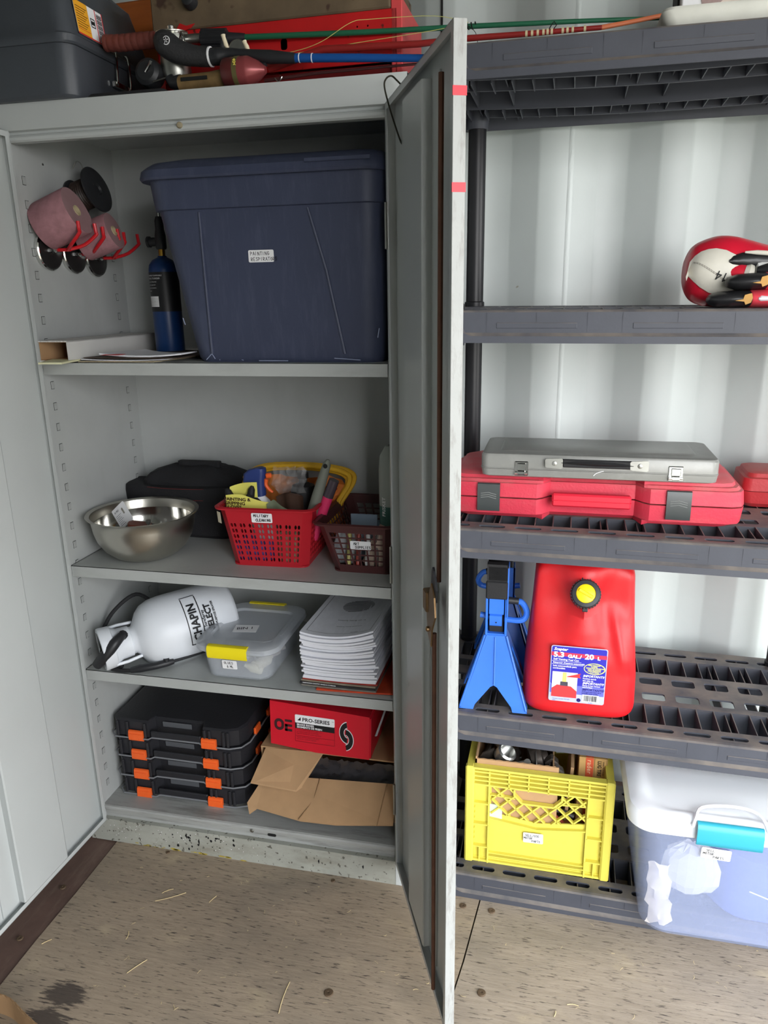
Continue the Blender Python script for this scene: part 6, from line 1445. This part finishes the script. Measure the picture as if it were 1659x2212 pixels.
# contents
t = thing('inner_carton', 'brown cardboard box lining the left of the yellow crate', 'carton', (1.165, .09, zc5+.012))
g = G().box(-.095, .115, -.018, -.0145, .0, .293).box(-.095, -.0915, -.018, .25, .0, .30).box(.10, .1035, .0, .25, 0, .285).box(-.095, .105, .247, .25, 0, .29)
g.build('carton_wall', M_card, t, smooth=0)
g = G().tube([(-.093+.01*k, -.0163+.0012*(-1)**k, .2935) for k in range(21)], .0013, 4).build('corrugated_edge', M_cardd, t, smooth=0)
random.seed(17)
M_part = [mat('greasy_steel', c8(150, 146, 140), .38, .7, .25, 30), mat('dark_cast_iron', c8(84, 76, 70), .5, .5, .2, 40, .3, 60), mat('bright_worn_steel', c8(205, 205, 202), .25, .9, .15, 30)]
def tg(g, nm, m, x, y, z, rx, ry, rz2, lab, cat='metal part', smooth=35):
    o = g.build(nm, m, None, T(x, y, z) @ R('Z', rz2) @ R('Y', ry) @ R('X', rx), smooth=smooth); return tag(o, lab, cat)
tg(G().lathe([(.020, 0), (.026, .004), (.026, .03), (.021, .034), (.021, .030), (.024, .028), (.024, .004)], 24), 'chrome_cup', M_part[2], 1.135, .118, zc5+.285, 20, 25, 10, 'shiny silver cup shaped part at the top left of the crate', 'metal part')
tg(G().box(-.045, .045, -.008, .008, -.0015, .0015, .001).cyl((.038, 0, -.004), (.038, 0, .006), .009, n=12), 'lever_arm', M_part[0], 1.165, .095, zc5+.280, 40, -16, 8, 'flat steel lever arm lying along the carton edge in the crate')
tg(G().lathe([(.012, 0), (.030, .002), (.034, .01), (.034, .03), (.018, .036), (.018, .05), (.008, .05)], 28), 'brake_drum', M_part[1], 1.205, .14, zc5+.27, 0, 80, 15, 'dark round drum standing on edge in the middle of the crate')
tg(G().lathe([(.036, 0), (.038, .001), (.038, .003), (.034, .004)], 32), 'steel_disc', M_part[0], 1.222, .125, zc5+.268, 0, 86, 4, 'thin steel disc standing on edge beside the dark drum')
tg(G().prism([(-.03, -.03), (.01, -.03), (.03, .0), (.02, .035), (-.01, .02), (-.02, .0)], 'y', -.002, .002), 'bracket', M_part[1], 1.09, .12, zc5+.275, 12, 5, 25, 'dark angled bracket in the left corner of the crate')
tg(G().prism([(-.025, -.03), (.005, -.03), (.012, .0), (.03, .03), (.0, .02)], 'y', -.002, .002), 'bracket', M_part[0], 1.105, .105, zc5+.272, 30, 12, -15, 'grey bent bracket leaning over the shiny cup in the crate')
tg(G().box(-.014, .014, -.012, .012, -.014, .014, .003).box(-.010, .010, -.0135, .012, -.008, .008, .001), 'square_block', M_part[1], 1.262, .13, zc5+.282, 10, 44, 10, 'dark square block near the right end of the carton, upper one')
tg(G().box(-.014, .014, -.012, .012, -.014, .014, .003), 'square_block', M_part[0], 1.276, .112, zc5+.268, 10, 40, 18, 'grey square block near the right end of the carton, lower one')
tg(G().tube([(-.03, 0, -.03), (0, .0, .0), (.01, 0, .04)], [.003, .003, .002], 8), 'bent_rod', M_part[0], 1.243, .11, zc5+.25, 0, 8, 0, 'thin bent steel rod sticking up beside the steel disc')
for i in range(16):
    x = random.uniform(1.09, 1.25); y = random.uniform(.11, .30); zz = zc5+random.uniform(.20, .262)
    k = i % 3
    if k == 0: gg = G().lathe([(.008, 0), (.018, .003), (.018, .02), (.010, .024), (.010, .0)], 14); nm = 'ring_part'; nn = 'ring shaped'
    elif k == 1: gg = G().box(-.03, .03, -.009, .009, -.003, .003, .001).cyl((.022, 0, -.008), (.022, 0, .008), .007, n=8); nm = 'strap_part'; nn = 'strap shaped'
    else: gg = G().cyl((0, 0, -.03), (0, 0, .03), .008, n=10).cyl((0, 0, .02), (0, 0, .03), .013, n=6); nm = 'bolt_part'; nn = 'bolt shaped'
    o = tg(gg, nm, M_part[(i*2) % 3], x, y, zz, random.uniform(0, 90), random.uniform(0, 90), random.uniform(0, 180), 'greasy %s metal part in the crate heap, buried below the topmost parts' % nn); o['group'] = nn+' parts in the crate'
t = thing('tire_pump_box', 'old tan and orange printed tyre pump box standing at the right of the crate', 'box', (1.374, .175, zc5+.012), 0)
Mq = T(0, 0, 0) @ R('X', 0)
g = G().box(-.043, .028, -.05, .12, 0, .297, .001, M=Mq).build('box_body', mat('aged_tan_box', c8(196, 156, 96), .7, 0, .12, 14), t, smooth=0)
# the visible broad face is its front
o = G().box(-.026, -.007, -.049, .119, .2965, .2976).build('orange_panel', mat('orange_print', c8(214, 92, 58), .6), t, smooth=0)
G().text('Schrader', .017, T(-.022, .045, .2980) @ R('Z', -90), bold=.0002, sp=1.1).build('print', mat('cream_print', c8(226, 190, 150), .6), o, smooth=0)
g = G().text('SPARK PLUG TIRE PUMP', .0135, T(.0035, .112, .2974) @ R('Z', -90), bold=.0003, wide=.8)
g.text('MINIATURE SPARK PLUG PUMP', .0048, T(.0160, .085, .2974) @ R('Z', -90)).box(-.0045, -.0041, -.049, .119, .2968, .2974).box(.0255, .0259, -.049, .119, .2968, .2974).box(-.042, -.0416, -.049, .119, .2968, .2974)
g.text('LUG TIRE PUMP', .0135, T(.0035, -.0514, .291) @ R('X', 90) @ R('Z', -90), bold=.0003, wide=.8).text('SPARK PLUG PUMP', .0048, T(.0160, -.0514, .290) @ R('X', 90) @ R('Z', -90)).box(-.0045, -.0041, -.0514, -.05, .10, .2965).box(.0255, .0259, -.0514, -.05, .10, .2965)
g.build('print', M_ink, t, smooth=0)
o = G().box(-.026, -.007, -.0512, -.0500, .10, .2965).build('orange_panel', MATS['orange_print'], t, smooth=0)
G().text('rader', .017, T(-.022, -.0516, .292) @ R('X', 90) @ R('Z', -90), bold=.0002, sp=1.1).build('print', MATS['cream_print'], o, smooth=0)
tag(G().loft([[(x, y, z) for x, y in ((-.004, -.06), (.004, -.06), (.01, .12), (.002, .12))] for z in (0, .28)]).build('torn_cardboard', M_card, M=T(1.295, .16, zc5+.012) @ R('Y', 4), smooth=0), 'torn cardboard divider standing between the metal parts and the pump box', 'cardboard')
tag(G().box(-.014, .022, -.002, .002, -.022, .022, .0005).build('pale_packet', mat('mint_card', c8(196, 208, 196), .5, 0, .1, 40), M=T(1.12, .068, zc5+.155), smooth=0), 'pale mint packet seen through the lattice of the yellow crate', 'packet')
for i, (x, z, cc, rzz, lab) in enumerate(((1.27, .145, c8(170, 70, 50), 30, 'red cable end seen low through the right of the crate lattice'), (1.30, .125, c8(150, 90, 50), -20, 'orange brown cable end low behind the crate lattice'), (1.29, .16, c8(60, 58, 56), 10, 'dark cable end behind the crate lattice'))):
    tag(G().tube([(-.035, 0, 0), (0, .003, .004), (.035, 0, 0)], .006, 8).build('cable_end', mat('cable_%d' % i, cc, .5), M=T(x, .09, zc5+z) @ R('Y', rzz)), lab, 'cable')
# ================= clear tote with white lid =================
M_tote = mat('frosted_clear_plastic', c8(180, 192, 226), .22, alpha=.26, spec=.6, bump=.05, bs=12)
M_lidw = mat('white_lid_plastic', c8(234, 236, 240), .4, 0, .02, 6)
t = thing('clear_tote', 'big clear plastic tote with white lid and teal latch, right end of the bottom tier', 'bin', (1.71, .08, rz_(4, 1.7, 0)+.001))
zt_ = t.location.z
def tr(z, e, off=0): return [(x, y, z-off) for x, y in rr(-.265+e, .262-e, -.189+e*.55, .225-e, .055, 8)]
g = G()
g.loft([tr(.0, .045), tr(.006, .038), tr(.14, .020), tr(.315, .004), tr(.315, .007), tr(.14, .023), tr(.009, .041)])
g.build('tote_body', M_tote, t, smooth=50)
g = G().loft([tr(.297, -.004), tr(.299, -.012), tr(.330, -.013), tr(.342, -.008), tr(.348, .004), tr(.349, .026), tr(.345, .036), tr(.345, .05)])
g.build('lid', M_lidw, t, smooth=40)
G().tube([(-.146, -.203, .335), (-.142, -.198, .350), (-.125, -.165, .357), (-.07, -.150, .358), (-.02, -.154, .357), (.0, -.178, .354), (.006, -.203, .340)], .0035, 8, smooth=4).build('latch_rim', M_lidw, t)
M_teal = mat('teal_latch_plastic', c8(50, 158, 180), .38, 0, .03)
P = [(-.200, .349), (-.206, .3505), (-.212, .345), (-.215, .334), (-.215, .310), (-.213, .297), (-.209, .295), (-.208, .300), (-.210, .312), (-.210, .334), (-.207, .342), (-.200, .345)]
G().prism(P, 'x', -.138, -.004).build('latch', M_teal, t, smooth=60)
label_plate(t, FR(-.121, -.1905, .247, 0, -3) @ R('Z', -2), .062, .029, [(.010, .0195, 'SELL:'), (.004, .011, 'MOTOR'), (.026, .003, 'PARTS')], hh=.0060, wd=.0011)
# contents of the tote
M_pk = mat('crumpled_packing_paper', c8(222, 214, 206), .7, 0, .04, 20)
random.seed(40)
g = G(); rnd = random.Random(4)
def cp(u, v):
    return (-.225+.055*u+.012*(1-v)+rnd.uniform(-.006, .006), -.158+rnd.uniform(-.007, .004)+.02*abs(u-.5), .012+.17*v+rnd.uniform(-.006, .006))
g.grid(cp, 6, 12); o = tag(g.build('packing_paper', M_pk, M=T(1.71, .085, zt_), smooth=50), 'crumpled white packing paper in the left front corner of the clear tote', 'paper')
rnd = random.Random(8)
g = G().loft([[(-.125+r*(1+rnd.uniform(-.16, .16))*cos(a), -.125+r*.5*sin(a), z+rnd.uniform(-.006, .006)) for a in [2*pi*k/18 for k in range(18)]] for z, r in ((.095, .02), (.105, .05), (.13, .062), (.16, .064), (.19, .056), (.21, .045), (.225, .018))])
tag(g.build('clear_wrap_bundle', mat('cloudy_wrap', c8(232, 232, 232), .3, alpha=.7, spec=.7), M=T(1.71, .085, zt_), smooth=0), 'bundle wrapped in crinkled clear film inside the clear tote', 'bundle')
tag(blob(G(), [(0, .06, 0, .13, .13), (.02, .06, 0, .15, .15), (.12, .06, 0, .15, .15), (.17, .05, 0, .13, .13), (.20, .04, 0, .08, .08)]).build('blue_cloth', mat('periwinkle_cloth', c8(92, 112, 186), .8, 0, .1, 8), M=T(1.73, .11, zt_+.012)), 'large soft periwinkle blue cloth filling most of the clear tote', 'cloth')
tag(G().tube([(0, -.14, .13), (.03, -.14, .12), (.07, -.14, .105), (.1, -.14, .095)], .0015, 5).build('white_string', M_white, M=T(1.715, .08, zt_)), 'thin white string inside the front of the clear tote', 'string')
# ================= floor litter =================
random.seed(12)
g = G()
def straw(x, y, l, a, c=.0, w=.0010):
    d = Vector((cos(a), sin(a))); n = Vector((-d.y, d.x))
    g.tube([(x+d.x*l*(s-.5)+n.x*c*(1-4*(s-.5)**2), y+d.y*l*(s-.5)+n.y*c*(1-4*(s-.5)**2), .0012) for s in (0, .25, .5, .75, 1)], w*.6, 4)
for i in range(150): straw(random.uniform(.05, 1.9), random.uniform(-.75, -.02), random.uniform(.003, .014), random.uniform(0, pi), random.uniform(-.002, .002), random.uniform(.0004, .0009))
for (xa_, ya_), (xb_, yb_) in (((.2645, -.1551), (.2879, -.1355)), ((.2599, -.1835), (.3271, -.1406)), ((.4025, -.1589), (.4122, -.1345)), ((.305, -.3961), (.3331, -.3527)), ((.6918, -.4197), (.6894, -.3399)), ((.0532, -.3646), (.0692, -.3472)), ((.2506, -.3097), (.2437, -.2854)), ((1.3146, -.2679), (1.3396, -.2661)), ((1.2865, -.3031), (1.2895, -.2891))):
    d = math.hypot(xb_-xa_, yb_-ya_); straw((xa_+xb_)/2, (ya_+yb_)/2, d, math.atan2(yb_-ya_, xb_-xa_), random.uniform(-.004, .004), .0016)
g.build('wood_litter', M_straw, floor, smooth=0, kind='stuff')

# corner of an open carton at the lower left of the view
t = thing('floor_carton', 'corner of an open brown cardboard carton on the floor at the bottom left', 'carton', (.10, -.66, 0))
g = G(); hgt = .055
pts = [(-.10, .115), (-.03, .118), (.02, .112), (.075, .088), (.13, .066)]
P_, _ = catmull([Vector((x, y, 0)) for x, y in pts], 6)
g.loft([[(p.x, p.y, 0), (p.x, p.y, hgt), (p.x-.001, p.y-.004, hgt), (p.x-.001, p.y-.004, 0)] for p in P_]); g.build('carton_wall', M_card, t, smooth=0)
G().tube([(p.x+.0, p.y-.002+.0008*(-1)**i, hgt+.0006) for i, p in enumerate(P_)], .0016, 4).build('corrugated_edge', M_cardd, t, smooth=0)
